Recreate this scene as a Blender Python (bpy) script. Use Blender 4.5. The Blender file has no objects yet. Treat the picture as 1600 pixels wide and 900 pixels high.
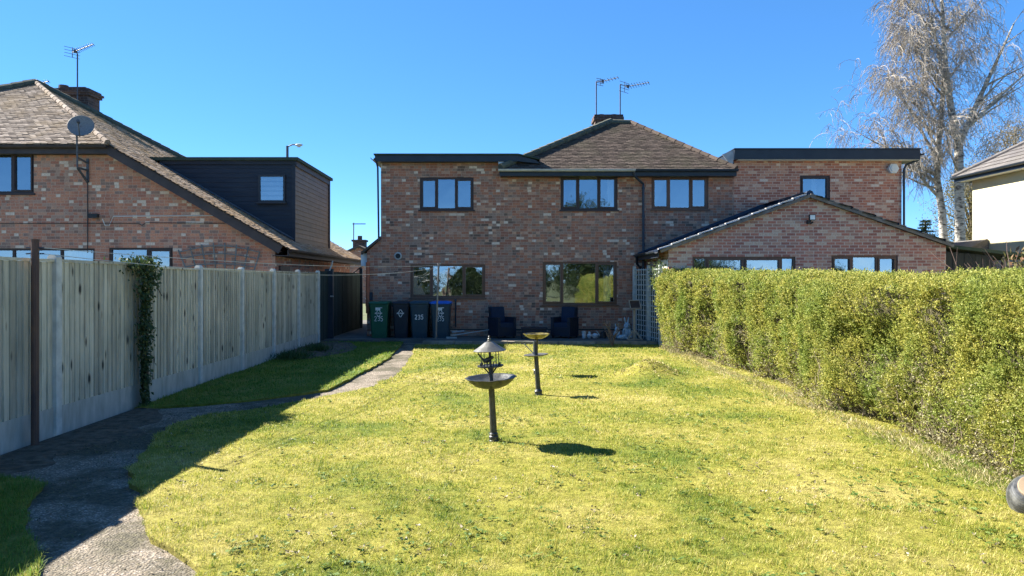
import bpy, math, random
import numpy as np
from mathutils import Vector, Matrix
from mathutils.geometry import tessellate_polygon
R = math.radians
random.seed(7); rng = np.random.default_rng(7)
C = bpy.context.scene.collection
scene = bpy.context.scene

# ---------------------------------------------------------------- camera, sky, sun, exposure
F = 1160.0                                   # focal length in pixels of the 1600 px wide photograph
cam = bpy.data.cameras.new('camera'); camo = bpy.data.objects.new('camera', cam); C.objects.link(camo)
cam.sensor_width = 36; cam.lens = 36*F/1600
cam.shift_x = 15/1600; cam.shift_y = -10/1600
camo.location = (0, 0, 1.65); camo.rotation_euler = (R(90), 0, 0)
cam.clip_end = 3000; cam.clip_start = .05
scene.camera = camo
SUN_EL, SUN_AZ = 38.5, 64.5                  # azimuth measured from +Y towards -X
sd = Vector((-math.sin(R(SUN_AZ))*math.cos(R(SUN_EL)), math.cos(R(SUN_AZ))*math.cos(R(SUN_EL)), math.sin(R(SUN_EL))))
w = bpy.data.worlds.new('World'); scene.world = w; w.use_nodes = True
wn = w.node_tree
sky = wn.nodes.new('ShaderNodeTexSky'); sky.sky_type = 'NISHITA'; sky.sun_disc = False
sky.sun_elevation = R(SUN_EL); sky.sun_rotation = R(-SUN_AZ)
sky.air_density = 0.5; sky.dust_density = 0.0; sky.ozone_density = 10.0; sky.altitude = 0
hs = wn.nodes.new('ShaderNodeHueSaturation'); hs.inputs['Saturation'].default_value = 1.2
gm = wn.nodes.new('ShaderNodeGamma'); gm.inputs[1].default_value = .7
wn.links.new(sky.outputs[0], gm.inputs[0]); wn.links.new(gm.outputs[0], hs.inputs['Color']); wn.links.new(hs.outputs[0], wn.nodes['Background'].inputs[0])
wn.nodes['Background'].inputs[1].default_value = 0.114
sun = bpy.data.lights.new('sun', 'SUN'); suno = bpy.data.objects.new('sun', sun); C.objects.link(suno)
sun.energy = 5.0; sun.angle = R(.55); sun.color = (1, .95, .85)
suno.rotation_euler = sd.to_track_quat('Z', 'Y').to_euler()
vs = scene.view_settings
vs.view_transform = 'Standard'; vs.look = 'None'; vs.gamma = 1; vs.use_curve_mapping = False
vs.exposure = 2.05

# ---------------------------------------------------------------- helpers
ORG = {}
def link(o, parent=None):
    C.objects.link(o)
    if parent is not None: o.parent = parent
    return o
def thing(name, label, cat, loc, group=None):
    o = bpy.data.objects.new(name, None); o.empty_display_size = .1
    C.objects.link(o); o.location = loc; ORG[o.name] = Vector(loc)
    o['label'] = label; o['category'] = cat
    if group: o['group'] = group
    return o
def tag(o, label, cat, group=None):
    o['label'] = label; o['category'] = cat
    if group: o['group'] = group
    return o
def kind(o, k): o['kind'] = k; return o
def copy_tree(o, parent=None):
    c = o.copy(); C.objects.link(c)
    if parent is not None: c.parent = parent
    for ch in list(o.children): copy_tree(ch, c)
    return c
def wpt(px, py, y):                           # photo pixel at a known distance -> world point
    return Vector(((px-785)/F*y, y, 1.65-(py-440)/F*y))
def WX(px, y): return (px-785)/F*y
def WZ(py, y): return 1.65-(py-440)/F*y
def GY(py, z=0): return F*(1.65-z)/(py-440)

class MB:
    def __init__(s): s.v = []; s.f = []; s.r = []
    def face(s, pts, r=None):
        b = len(s.v); s.v += [tuple(p) for p in pts]; s.f.append(tuple(range(b, b+len(pts))))
        s.r.append(random.random() if r is None else r)
    def mesh(s, vs_, fs, r=None):
        b = len(s.v); s.v += [tuple(p) for p in vs_]; rr = random.random() if r is None else r
        for f in fs: s.f.append(tuple(b+i for i in f)); s.r.append(rr)
    def box(s, x0, x1, y0, y1, z0, z1, r=None, M=None):
        vs_ = [Vector((x, y, z)) for z in (z0, z1) for y in (y0, y1) for x in (x0, x1)]
        if M is not None: vs_ = [M @ p for p in vs_]
        s.mesh(vs_, [(0,2,3,1),(4,5,7,6),(0,1,5,4),(2,6,7,3),(0,4,6,2),(1,3,7,5)], r)
    def bar(s, a, b, wd, ht, r=None, up=(0,0,1)):        # rectangular bar from a to b
        a = Vector(a); b = Vector(b); d = (b-a).normalized(); u = Vector(up)
        sd_ = d.cross(u)
        if sd_.length < 1e-4: sd_ = d.cross(Vector((0,1,0)))
        sd_.normalize(); u = sd_.cross(d)
        vs_ = []
        for p in (a, b):
            for q in ((-1,-1),(1,-1),(1,1),(-1,1)): vs_.append(p+sd_*q[0]*wd/2+u*q[1]*ht/2)
        s.mesh(vs_, [(3,2,1,0),(4,5,6,7),(0,1,5,4),(1,2,6,5),(2,3,7,6),(3,0,4,7)], r)
    def tube(s, pts, rad, n=8, cap=True, r=None):
        pts = [Vector(p) for p in pts]
        if not hasattr(rad, '__len__'): rad = [rad]*len(pts)
        vs_ = []; fs = []; ref = None
        for i, p in enumerate(pts):
            t = (pts[min(i+1, len(pts)-1)]-pts[max(i-1, 0)]).normalized()
            if ref is None: ref = t.orthogonal().normalized()
            ref = (ref-t*ref.dot(t))
            ref = ref.normalized() if ref.length > 1e-5 else t.orthogonal().normalized()
            bi = t.cross(ref)
            for k in range(n):
                a = 2*math.pi*k/n
                vs_.append(p+(ref*math.cos(a)+bi*math.sin(a))*rad[i])
        for i in range(len(pts)-1):
            for k in range(n):
                fs.append((i*n+k, i*n+(k+1) % n, (i+1)*n+(k+1) % n, (i+1)*n+k))
        if cap: fs += [tuple(reversed(range(n))), tuple((len(pts)-1)*n+k for k in range(n))]
        s.mesh(vs_, fs, r)
    def lathe(s, prof, n=24, c=(0,0,0), M=None, rfun=None, r=None):      # prof: (radius, z)
        vs_ = []; fs = []
        for (ra, z) in prof:
            for k in range(n):
                a = 2*math.pi*k/n; q = ra*(rfun(a, ra) if rfun else 1)
                p = Vector((q*math.cos(a), q*math.sin(a), z))
                p = M @ p if M is not None else p+Vector(c)
                vs_.append(p)
        for i in range(len(prof)-1):
            for k in range(n): fs.append((i*n+k, i*n+(k+1) % n, (i+1)*n+(k+1) % n, (i+1)*n+k))
        fs += [tuple(reversed(range(n))), tuple((len(prof)-1)*n+k for k in range(n))]
        s.mesh(vs_, fs, r)
    def ell(s, c, rx, ry, rz, n=12, m=8, M=None, r=None):
        prof = []
        vs_ = []; fs = []
        for i in range(m+1):
            th = math.pi*(i+.02)/(m+.04)
            for k in range(n):
                a = 2*math.pi*k/n
                p = Vector((rx*math.sin(th)*math.cos(a), ry*math.sin(th)*math.sin(a), -rz*math.cos(th)))
                vs_.append((M @ p if M is not None else p)+Vector(c))
        for i in range(m):
            for k in range(n): fs.append((i*n+k, i*n+(k+1) % n, (i+1)*n+(k+1) % n, (i+1)*n+k))
        fs += [tuple(reversed(range(n))), tuple(m*n+k for k in range(n))]
        s.mesh(vs_, fs, r)
    def prism(s, poly, ax, a, b, r=None):               # poly of 2D points extruded along axis
        def P(p, t): return {'x': (t, p[0], p[1]), 'y': (p[0], t, p[1]), 'z': (p[0], p[1], t)}[ax]
        n = len(poly); vs_ = [P(p, a) for p in poly]+[P(p, b) for p in poly]
        fs = [tuple(range(n)), tuple(reversed(range(n, 2*n)))]+[(i, n+i, n+(i+1) % n, (i+1) % n) for i in range(n)]
        s.mesh(vs_, fs, r)
    def wall(s, poly, holes, y, depth=.1):               # facade at const y facing -Y with openings (x,z)
        loops = [[Vector((p[0], y, p[1])) for p in poly]]
        for (x0, x1, z0, z1) in holes:
            loops.append([Vector(q) for q in ((x0,y,z0),(x1,y,z0),(x1,y,z1),(x0,y,z1))])
        flat = [p for l in loops for p in l]
        tris = tessellate_polygon(loops)
        tt = []
        for t in tris:
            a, b, c = [flat[i] for i in t]
            if (b-a).cross(c-a).y > 0: t = (t[0], t[2], t[1])
            tt.append(t)
        s.mesh(flat, tt, .5)
        for (x0, x1, z0, z1) in holes:
            d = y+depth
            s.face([(x0,y,z0),(x0,y,z1),(x0,d,z1),(x0,d,z0)], .5); s.face([(x1,y,z1),(x1,y,z0),(x1,d,z0),(x1,d,z1)], .5)
            s.face([(x0,y,z1),(x1,y,z1),(x1,d,z1),(x0,d,z1)], .5); s.face([(x1,y,z0),(x0,y,z0),(x0,d,z0),(x1,d,z0)], .5)
    def build(s, name, mat, parent=None, smooth=False, recalc=False):
        me = bpy.data.meshes.new(name)
        o = None
        rt = parent
        while rt is not None and rt.parent is not None: rt = rt.parent
        off = ORG.get(rt.name, Vector((0,0,0))) if rt is not None else Vector((0,0,0))
        me.from_pydata([(p[0]-off.x, p[1]-off.y, p[2]-off.z) for p in s.v], [], s.f)
        a = me.attributes.new('rnd', 'FLOAT', 'FACE'); a.data.foreach_set('value', np.array(s.r, dtype=np.float32))
        if smooth:
            me.polygons.foreach_set('use_smooth', np.ones(len(me.polygons), dtype=bool))
            try: me.set_sharp_from_angle(angle=R(38))
            except Exception: pass
        me.materials.append(mat); me.update()
        o = bpy.data.objects.new(name, me)
        return link(o, parent)

def np_mesh(name, V, k, mat, parent=None, rnd=None, smooth=False):
    """V: (faces, k, 3) array, each face its own k corners"""
    n = V.shape[0]; me = bpy.data.meshes.new(name)
    rt = parent
    while rt is not None and rt.parent is not None: rt = rt.parent
    off = np.array(ORG.get(rt.name, (0,0,0))) if rt is not None else np.zeros(3)
    me.vertices.add(n*k); me.vertices.foreach_set('co', (V.reshape(-1,3)-off).astype(np.float32).ravel())
    me.loops.add(n*k); me.loops.foreach_set('vertex_index', np.arange(n*k, dtype=np.int32))
    me.polygons.add(n); me.polygons.foreach_set('loop_start', np.arange(0, n*k, k, dtype=np.int32))
    me.polygons.foreach_set('loop_total', np.full(n, k, dtype=np.int32))
    a = me.attributes.new('rnd', 'FLOAT', 'FACE')
    a.data.foreach_set('value', (rng.random(n) if rnd is None else rnd).astype(np.float32))
    me.materials.append(mat); me.update(); me.validate()
    return link(bpy.data.objects.new(name, me), parent)
def unit(a): return a/np.maximum(np.linalg.norm(a, axis=1, keepdims=True), 1e-6)
def leaf_quads(P, D, L, W, nrm=None):
    """rhombic leaves from base P along D, length L, width W"""
    D = unit(D); n = len(P)
    if nrm is None: nrm = unit(rng.normal(size=(n,3)))
    S = unit(np.cross(D, nrm)); L = np.broadcast_to(L, (n,))[:,None]; W = np.broadcast_to(W, (n,))[:,None]
    N_ = unit(np.cross(S, D))
    m = P+D*L*.5+N_*L*.06
    return np.stack([P, m-S*W*.5, P+D*L, m+S*W*.5], axis=1)
def vnoise(x, y, sc, seed=0):
    x = np.asarray(x, float)/sc; y = np.asarray(y, float)/sc
    def h(i, j): 
        v = np.sin(i*127.1+j*311.7+seed*74.7)*43758.5453
        return v-np.floor(v)
    i = np.floor(x); j = np.floor(y); u = x-i; v = y-j; u = u*u*(3-2*u); v = v*v*(3-2*v)
    return (h(i,j)*(1-u)+h(i+1,j)*u)*(1-v)+(h(i,j+1)*(1-u)+h(i+1,j+1)*u)*v

# ---------------------------------------------------------------- material helpers
def new_mat(name):
    m = bpy.data.materials.new(name); m.use_nodes = True
    nt = m.node_tree; return m, nt, nt.nodes['Principled BSDF']
def ND(nt, t, **kw):
    n = nt.nodes.new('ShaderNode'+t)
    for k, v in kw.items(): setattr(n, k, v)
    return n
def MA(nt, op, a, b=None, c=None):
    n = ND(nt, 'Math', operation=op)
    for i, q in enumerate((a, b, c)):
        if q is None: continue
        if isinstance(q, (int, float)): n.inputs[i].default_value = q
        else: nt.links.new(q, n.inputs[i])
    return n.outputs[0]
def MIX(nt, f, a, b, mode='MIX'):
    n = ND(nt, 'Mix', data_type='RGBA', blend_type=mode)
    for i, q in ((0, f), (6, a), (7, b)):
        if isinstance(q, (int, float)): n.inputs[i].default_value = q
        elif isinstance(q, (tuple, list)): n.inputs[i].default_value = (*q[:3], 1)
        else: nt.links.new(q, n.inputs[i])
    return n.outputs[2]
def RAMP(nt, f, stops, const=False):
    n = ND(nt, 'ValToRGB'); cr = n.color_ramp
    if const: cr.interpolation = 'CONSTANT'
    while len(cr.elements) < len(stops): cr.elements.new(.5)
    for e, (p, c) in zip(cr.elements, stops):
        e.position = p; e.color = (*c, 1) if hasattr(c, '__len__') else (c, c, c, 1)
    nt.links.new(f, n.inputs[0]); return n.outputs[0]
def COORD(nt, scale=(1,1,1)):
    tc = ND(nt, 'TexCoord'); mp = ND(nt, 'Mapping'); mp.inputs['Scale'].default_value = scale
    nt.links.new(tc.outputs['Object'], mp.inputs[0]); return mp.outputs[0]
def NOISE(nt, co, sc, det=4, rough=.55):
    n = ND(nt, 'TexNoise'); n.inputs['Scale'].default_value = sc; n.inputs['Detail'].default_value = det
    n.inputs['Roughness'].default_value = rough
    if co is not None: nt.links.new(co, n.inputs['Vector'])
    return n.outputs[0]
def BUMP(nt, h, bs, strength=.4, dist=.01):
    b = ND(nt, 'Bump'); b.inputs['Strength'].default_value = strength; b.inputs['Distance'].default_value = dist
    nt.links.new(h, b.inputs['Height']); nt.links.new(b.outputs[0], bs.inputs['Normal'])
def RND(nt):
    return ND(nt, 'Attribute', attribute_name='rnd').outputs['Fac']

def pm(name, c1, c2=None, scale=6, rough=.75, metal=0, bump=0, stretch=(1,1,1), spec=.35, lo=.35, hi=.65, rnd=0, trans=None):
    m, nt, bs = new_mat(name)
    co = COORD(nt, stretch); nz = NOISE(nt, co, scale, 5)
    col = RAMP(nt, nz, [(lo, c1), (hi, c2 or tuple(q*.75 for q in c1))])
    if rnd:
        k = MA(nt, 'MULTIPLY_ADD', RND(nt), 2*rnd, 1-rnd)
        col = MIX(nt, 1, col, k, 'MULTIPLY')
    nt.links.new(col, bs.inputs['Base Color'])
    bs.inputs['Roughness'].default_value = rough; bs.inputs['Metallic'].default_value = metal
    bs.inputs['Specular IOR Level'].default_value = spec
    if bump: BUMP(nt, NOISE(nt, co, scale*4, 6), bs, bump, .01)
    return m

def brick_mat(name, stops, mortar, bw=.225, bh=.075, mw=.011, header=.55, seed=0., patch=None, dirt=.25):
    m, nt, bs = new_mat(name)
    tc = ND(nt, 'TexCoord'); sx = ND(nt, 'SeparateXYZ'); nt.links.new(tc.outputs['Object'], sx.inputs[0])
    ge = ND(nt, 'NewGeometry'); sn = ND(nt, 'SeparateXYZ'); nt.links.new(ge.outputs['Normal'], sn.inputs[0])
    side = MA(nt, 'GREATER_THAN', MA(nt, 'ABSOLUTE', sn.outputs[0]), .5)
    u = MA(nt, 'ADD', MA(nt, 'MULTIPLY', sx.outputs[0], MA(nt, 'SUBTRACT', 1, side)), MA(nt, 'MULTIPLY', sx.outputs[1], side))
    z = sx.outputs[2]
    zr = MA(nt, 'DIVIDE', z, bh); row = MA(nt, 'FLOOR', zr); fv = MA(nt, 'FRACT', zr)
    wn1 = ND(nt, 'TexWhiteNoise', noise_dimensions='1D'); nt.links.new(MA(nt, 'ADD', row, seed), wn1.inputs['W'])
    off = MA(nt, 'ADD', MA(nt, 'MULTIPLY', MA(nt, 'FLOORED_MODULO', row, 2), .5), MA(nt, 'MULTIPLY', wn1.outputs[0], .18))
    uu = MA(nt, 'ADD', MA(nt, 'DIVIDE', u, bw), off); col = MA(nt, 'FLOOR', uu)
    def white(a, b, s):
        cv = ND(nt, 'CombineXYZ'); nt.links.new(a, cv.inputs[0]); nt.links.new(b, cv.inputs[1]); cv.inputs[2].default_value = s
        n = ND(nt, 'TexWhiteNoise', noise_dimensions='3D'); nt.links.new(cv.outputs[0], n.inputs['Vector']); return n.outputs[0]
    hd = MA(nt, 'GREATER_THAN', white(col, row, 3.1+seed), 1-header)
    u2 = MA(nt, 'MULTIPLY', uu, MA(nt, 'ADD', hd, 1)); c2 = MA(nt, 'FLOOR', u2); fu = MA(nt, 'FRACT', u2)
    pn = NOISE(nt, tc.outputs['Object'], .85, 3)
    rr = white(c2, row, 9.7+seed)
    base = RAMP(nt, rr, stops, True)
    if patch:
        base2 = RAMP(nt, rr, patch, True)
        pf = RAMP(nt, pn, [(.48, 0), (.56, 1)])
        base = MIX(nt, pf, base, base2)
    fine = NOISE(nt, tc.outputs['Object'], 30, 4)
    base = MIX(nt, .55, base, RAMP(nt, fine, [(.3, .55), (.7, 1.25)]), 'MULTIPLY')
    big = NOISE(nt, tc.outputs['Object'], .45, 3)
    base = MIX(nt, dirt, base, RAMP(nt, big, [(.35, .5), (.65, 1.2)]), 'MULTIPLY')
    mk = MA(nt, 'MAXIMUM', MA(nt, 'LESS_THAN', fv, mw/bh), MA(nt, 'LESS_THAN', fu, mw/bw*1.5))
    out = MIX(nt, MA(nt, 'MULTIPLY', mk, .8), base, mortar)
    nt.links.new(out, bs.inputs['Base Color']); bs.inputs['Roughness'].default_value = .92
    bs.inputs['Specular IOR Level'].default_value = .2
    BUMP(nt, MA(nt, 'ADD', MA(nt, 'SUBTRACT', 1, mk), MA(nt, 'MULTIPLY', fine, .5)), bs, .5, .008)
    return m

def tile_mat(name, a, b, c, moss):
    m, nt, bs = new_mat(name)
    co = COORD(nt); r = RND(nt)
    col = RAMP(nt, r, [(0, a), (.5, b), (1, c)])
    col = MIX(nt, RAMP(nt, NOISE(nt, co, 1.1, 6, .7), [(.46, 0), (.66, .8)]), col, moss)
    col = MIX(nt, .6, col, RAMP(nt, NOISE(nt, co, 25, 4), [(.3, .55), (.7, 1.3)]), 'MULTIPLY')
    nt.links.new(col, bs.inputs['Base Color']); bs.inputs['Roughness'].default_value = .9
    bs.inputs['Specular IOR Level'].default_value = .15
    BUMP(nt, NOISE(nt, co, 60, 4), bs, .4, .006)
    return m

def glass_mat(name, refl=.4, wavy=.02, wsc=1.5, tint=(.55,.62,.66)):
    m, nt, bs = new_mat(name); nt.nodes.remove(bs)
    out = nt.nodes['Material Output']; tr = ND(nt, 'BsdfTransparent'); tr.inputs[0].default_value = (*tint, 1)
    gl = ND(nt, 'BsdfGlossy'); gl.inputs['Roughness'].default_value = .02; gl.inputs['Color'].default_value = (.86,.93,1,1)
    co = COORD(nt); b = ND(nt, 'Bump'); b.inputs['Strength'].default_value = 1; b.inputs['Distance'].default_value = wavy
    nt.links.new(NOISE(nt, co, wsc, 2), b.inputs['Height']); nt.links.new(b.outputs[0], gl.inputs['Normal'])
    mx = ND(nt, 'MixShader'); mx.inputs[0].default_value = refl
    nt.links.new(tr.outputs[0], mx.inputs[1]); nt.links.new(gl.outputs[0], mx.inputs[2]); nt.links.new(mx.outputs[0], out.inputs[0])
    return m

def leaf_mat(name, cols, trans=.35, patch=None, psc=.8, rough=.6, vein=0):
    m, nt, bs = new_mat(name)
    col = RAMP(nt, RND(nt), [(i/(len(cols)-1), c) for i, c in enumerate(cols)])
    if patch is not None:
        co = COORD(nt)
        col = MIX(nt, RAMP(nt, NOISE(nt, co, psc, 5, .6), [(.42, 0), (.62, 1)]), col, MIX(nt, 1, col, patch, 'MULTIPLY'))
    nt.links.new(col, bs.inputs['Base Color']); bs.inputs['Roughness'].default_value = rough
    bs.inputs['Specular IOR Level'].default_value = .25
    if trans:
        tl = ND(nt, 'BsdfTranslucent'); nt.links.new(col, tl.inputs[0])
        mx = ND(nt, 'MixShader'); mx.inputs[0].default_value = trans
        nt.links.new(bs.outputs[0], mx.inputs[1]); nt.links.new(tl.outputs[0], mx.inputs[2])
        nt.links.new(mx.outputs[0], nt.nodes['Material Output'].inputs[0])
    return m

# brick and tile colours
cream = (.62,.45,.31); red1 = (.44,.185,.11); red2 = (.34,.145,.095); grey = (.34,.22,.165); dark = (.22,.125,.09); buff = (.54,.30,.19)
M_brick_main = brick_mat('mottled_brick', [(0, red1), (.26, red2), (.46, grey), (.64, (.30,.17,.125)), (.76, (.44,.23,.155)), (.88, (.50,.29,.20)), (.972, (.68,.53,.41))], (.40,.28,.21), header=.66, seed=1,
    patch=[(0, red2), (.26, grey), (.50, (.17,.11,.085)), (.60, (.36,.20,.14)), (.78, buff), (.92, (.70,.55,.43))])
M_brick_right = brick_mat('red_brick', [(0, (.52,.205,.125)), (.26, (.38,.15,.10)), (.48, (.56,.29,.19)), (.68, (.45,.22,.15)), (.84, (.62,.40,.28)), (.94, (.70,.54,.42))], (.54,.42,.33), header=.12, seed=5, mw=.014, dirt=.15)
M_brick_ext = brick_mat('extension_brick', [(0, (.48,.195,.14)), (.28, (.36,.15,.115)), (.52, (.52,.28,.20)), (.72, (.42,.22,.165)), (.90, (.58,.40,.30))], (.56,.46,.38), header=.06, seed=9, mw=.016, dirt=.1)
M_brick_left = brick_mat('old_red_brick', [(0, (.52,.215,.135)), (.3, (.42,.175,.12)), (.5, (.44,.27,.20)), (.68, (.30,.17,.13)), (.80, (.56,.30,.20)), (.93, (.70,.53,.41))], (.46,.33,.25), header=.62, seed=13,
    patch=[(0, (.58,.26,.16)), (.4, (.50,.22,.145)), (.75, (.30,.19,.15)), (.93, (.72,.56,.44))])
M_chim = brick_mat('chimney_brick', [(0, (.10,.065,.05)), (.4, (.07,.05,.042)), (.75, (.13,.09,.075))], (.14,.12,.11), header=.2, seed=3)
M_tile_main = tile_mat('roof_tile_brown', (.05,.038,.032), (.085,.064,.053), (.125,.095,.078), (.08,.07,.048))
M_tile_left = tile_mat('roof_tile_weathered', (.11,.082,.066), (.21,.165,.137), (.33,.27,.225), (.25,.18,.11))
M_tile_tan = tile_mat('roof_tile_tan', (.22,.15,.10), (.34,.245,.17), (.46,.36,.27), (.40,.25,.11))
M_tile_grey = tile_mat('roof_tile_grey', (.11,.10,.10), (.13,.12,.115), (.155,.14,.135), (.12,.11,.10))
M_ridge = pm('ridge_mossy', (.06,.07,.055), (.11,.11,.075), 9, .9, bump=.4)
M_fascia = pm('fascia_black', (.012,.018,.028), (.02,.028,.04), 3, .45, spec=.4)
M_fascia_left = pm('fascia_dark_brown', (.045,.035,.038), (.065,.05,.05), 4, .6)
M_felt = pm('roof_felt_green', (.03,.05,.035), (.05,.065,.045), 5, .9, bump=.3)
M_white = pm('white_paint', (.72,.72,.70), (.62,.62,.60), 4, .6)
M_lead = pm('lead_flashing', (.36,.38,.40), (.26,.28,.30), 5, .55)
M_upvc_brown = pm('frame_brown', (.15,.075,.045), (.12,.058,.035), 10, .45, stretch=(1,1,.2))
M_upvc_dark = pm('frame_dark_brown', (.055,.032,.026), (.042,.025,.022), 10, .45)
M_upvc_grey = pm('frame_dark_grey', (.03,.032,.038), (.022,.024,.03), 8, .45)
M_gutter_grey = pm('gutter_grey', (.46,.47,.47), (.36,.37,.37), 6, .5)
M_pipe = pm('pipe_black', (.02,.03,.045), (.03,.042,.06), 6, .4)
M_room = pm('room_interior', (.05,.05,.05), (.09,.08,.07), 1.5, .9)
M_curtain = pm('curtain_white', (.75,.75,.73), (.6,.6,.6), 12, .9, stretch=(6,1,.3))
M_glass = glass_mat('window_glass', .30, .004, 1.2)
M_glass_wavy = glass_mat('window_glass_wavy', .36, .0045, 1.8)
M_glass_low = glass_mat('window_glass_low', .36, .004, 1.2)
M_metal = pm('aerial_metal', (.10,.11,.13), (.06,.065,.075), 12, .6, .2)
M_dark = pm('dark_plastic', (.015,.016,.018), (.025,.025,.028), 8, .5)

# ---------------------------------------------------------------- ground
def ground_mat():
    m, nt, bs = new_mat('lawn_soil'); co = COORD(nt)
    a = RAMP(nt, NOISE(nt, co, .55, 5, .6), [(.36, (.10,.13,.02)), (.5, (.21,.195,.036)), (.64, (.28,.24,.07))])
    b = MIX(nt, .7, a, RAMP(nt, NOISE(nt, co, 14, 5, .7), [(.3, .35), (.65, 1.35)]), 'MULTIPLY')
    nt.links.new(b, bs.inputs['Base Color']); bs.inputs['Roughness'].default_value = .95; bs.inputs['Specular IOR Level'].default_value = .1
    BUMP(nt, NOISE(nt, co, 40, 6, .7), bs, .8, .02)
    return m
def grass_mat():
    m, nt, bs = new_mat('grass_blades'); co = COORD(nt)
    pn = NOISE(nt, co, .55, 5, .6)
    fine = NOISE(nt, co, 7.5, 5, .7)
    t = MA(nt, 'ADD', MA(nt, 'MULTIPLY', pn, .75), MA(nt, 'ADD', MA(nt, 'MULTIPLY', fine, .85), MA(nt, 'MULTIPLY_ADD', RND(nt), .30, -.15-.29)))
    col = RAMP(nt, t, [(.28, (.05,.11,.012)), (.40, (.155,.22,.02)), (.50, (.31,.325,.04)), (.62, (.49,.43,.11)), (.8, (.62,.54,.27))])
    nt.links.new(col, bs.inputs['Base Color']); bs.inputs['Roughness'].default_value = .55; bs.inputs['Specular IOR Level'].default_value = .3
    tl = ND(nt, 'BsdfTranslucent'); nt.links.new(col, tl.inputs[0]); mx = ND(nt, 'MixShader'); mx.inputs[0].default_value = .42
    nt.links.new(bs.outputs[0], mx.inputs[1]); nt.links.new(tl.outputs[0], mx.inputs[2]); nt.links.new(mx.outputs[0], nt.nodes['Material Output'].inputs[0])
    return m
def path_mat():
    m, nt, bs = new_mat('aggregate_path'); co = COORD(nt)
    vo = ND(nt, 'TexVoronoi'); vo.inputs['Scale'].default_value = 64; nt.links.new(co, vo.inputs['Vector'])
    sp = ND(nt, 'SeparateColor'); nt.links.new(vo.outputs['Color'], sp.inputs[0])
    st = RAMP(nt, sp.outputs[0], [(0, (.20,.155,.115)), (.5, (.29,.235,.175)), (.9, (.36,.31,.255)), (1, (.5,.44,.38))])
    st = MIX(nt, RAMP(nt, vo.outputs['Distance'], [(.35, 0), (.6, .7)]), st, (.10,.085,.07))
    moss = RAMP(nt, NOISE(nt, co, 1.1, 6, .7), [(.43, 0), (.55, .92)])
    mc = RAMP(nt, NOISE(nt, co, 22, 5, .75), [(.32, (.03,.03,.02)), (.55, (.085,.075,.05)), (.72, (.15,.14,.07))])
    out = MIX(nt, moss, st, mc)
    nt.links.new(out, bs.inputs['Base Color']); bs.inputs['Roughness'].default_value = .9; bs.inputs['Specular IOR Level'].default_value = .2
    BUMP(nt, MA(nt, 'ADD', MA(nt, 'SUBTRACT', 1, vo.outputs['Distance']), NOISE(nt, co, 30, 5)), bs, .9, .012)
    return m
M_soil = ground_mat(); M_grass = grass_mat(); M_path = path_mat()
M_far = pm('far_ground', (.07,.09,.03), (.10,.10,.045), .3, .95, bump=.2)
M_earth = pm('dark_earth', (.05,.04,.027), (.13,.10,.07), 9, .95, bump=.9)
M_slab = pm('patio_slab', (.12,.11,.10), (.075,.075,.062), 2.2, .85, bump=.25)

mb = MB(); mb.face([(-900,-900,-.08),(900,-900,-.08),(900,1400,-.08),(-900,1400,-.08)])
kind(mb.build('ground', M_far), 'structure')
mb = MB()
ys = [-1, 2, 4.5, 7, 9, 11, 14, 17, 20.2]
for a, b in zip(ys[:-1], ys[1:]): mb.face([(-4.76,a,0),(-1.0,a,0),(-1.0,b,0),(-4.76,b,0)])
kind(mb.build('path', M_path), 'structure')

def hmound(X, Y):
    d2 = ((X-2.55)/.42)**2+((Y-12.9)/.5)**2
    return .25*np.exp(-d2*1.2)+.025*(vnoise(X, Y, 1.7, 3)-.5)+.015*(vnoise(X, Y, .5, 4)-.5)
XL = ([-1, 3, 4.16, 4.7, 5.3, 6.38, 7.66, 8.4, 8.9, 9.4, 10.3, 10.9, 11.3, 12.35, 14.4, 19.05], [-1.0, -1.25, -1.72, -2.2, -2.57, -3.19, -3.6, -3.74, -3.66, -3.17, -2.64, -2.28, -2.06, -1.88, -1.85, -2.2])
def xl_main(Y): return np.interp(Y, *XL)+.07*(vnoise(Y*0, Y, .22, 9)-.5)+.05*(vnoise(Y*0, Y, .08, 10)-.5)
XU = ([9.55, 9.8, 10.4, 11.1, 12.9, 15.6, 19.9], [-4.6, -4.0, -3.24, -2.62, -2.5, -2.4, -2.66])
XLL = ([-1, 3, 4.19, 4.87, 5.5, 5.93, 6.1, 6.2], [-1.9, -2.1, -2.6, -3.14, -3.47, -3.64, -3.85, -4.7])
def xr_up(Y): return np.interp(Y, *XU)+.07*(vnoise(Y*0, Y, .25, 19)-.5)
def xr_low(Y): return np.interp(Y, *XLL)+.08*(vnoise(Y*0, Y, .22, 29)-.5)+.05*(vnoise(Y*0, Y, .08, 30)-.5)
def lawn(name, fl, fr, y0, y1, ny, nx):
    Y = np.linspace(y0, y1, ny); V = []; Fc = []
    for y in Y:
        a = float(fl(np.array(y))); b = float(fr(np.array(y)))
        X = np.linspace(a, b, nx-2); Z = .035+hmound(X, np.full_like(X, y))
        row = [(a, y, -.03)]+[(x, y, z) for x, z in zip(X, Z)]+[(b, y, -.03)]
        V += row
    for j in range(ny-1):
        for i in range(nx-1): Fc.append((j*nx+i, j*nx+i+1, (j+1)*nx+i+1, (j+1)*nx+i))
    m_ = MB(); m_.v = V; m_.f = Fc; m_.r = [.5]*len(Fc)
    return kind(m_.build(name, M_soil, None, True), 'structure')
lawn('lawn', xl_main, lambda y: y*0+5.2, -1, 19.05, 160, 70)
lawn('lawn_strip', lambda y: y*0-4.74, xr_up, 9.56, 19.9, 80, 24)
lawn('lawn_corner', lambda y: y*0-4.74, xr_low, -1, 6.2, 60, 24)

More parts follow.
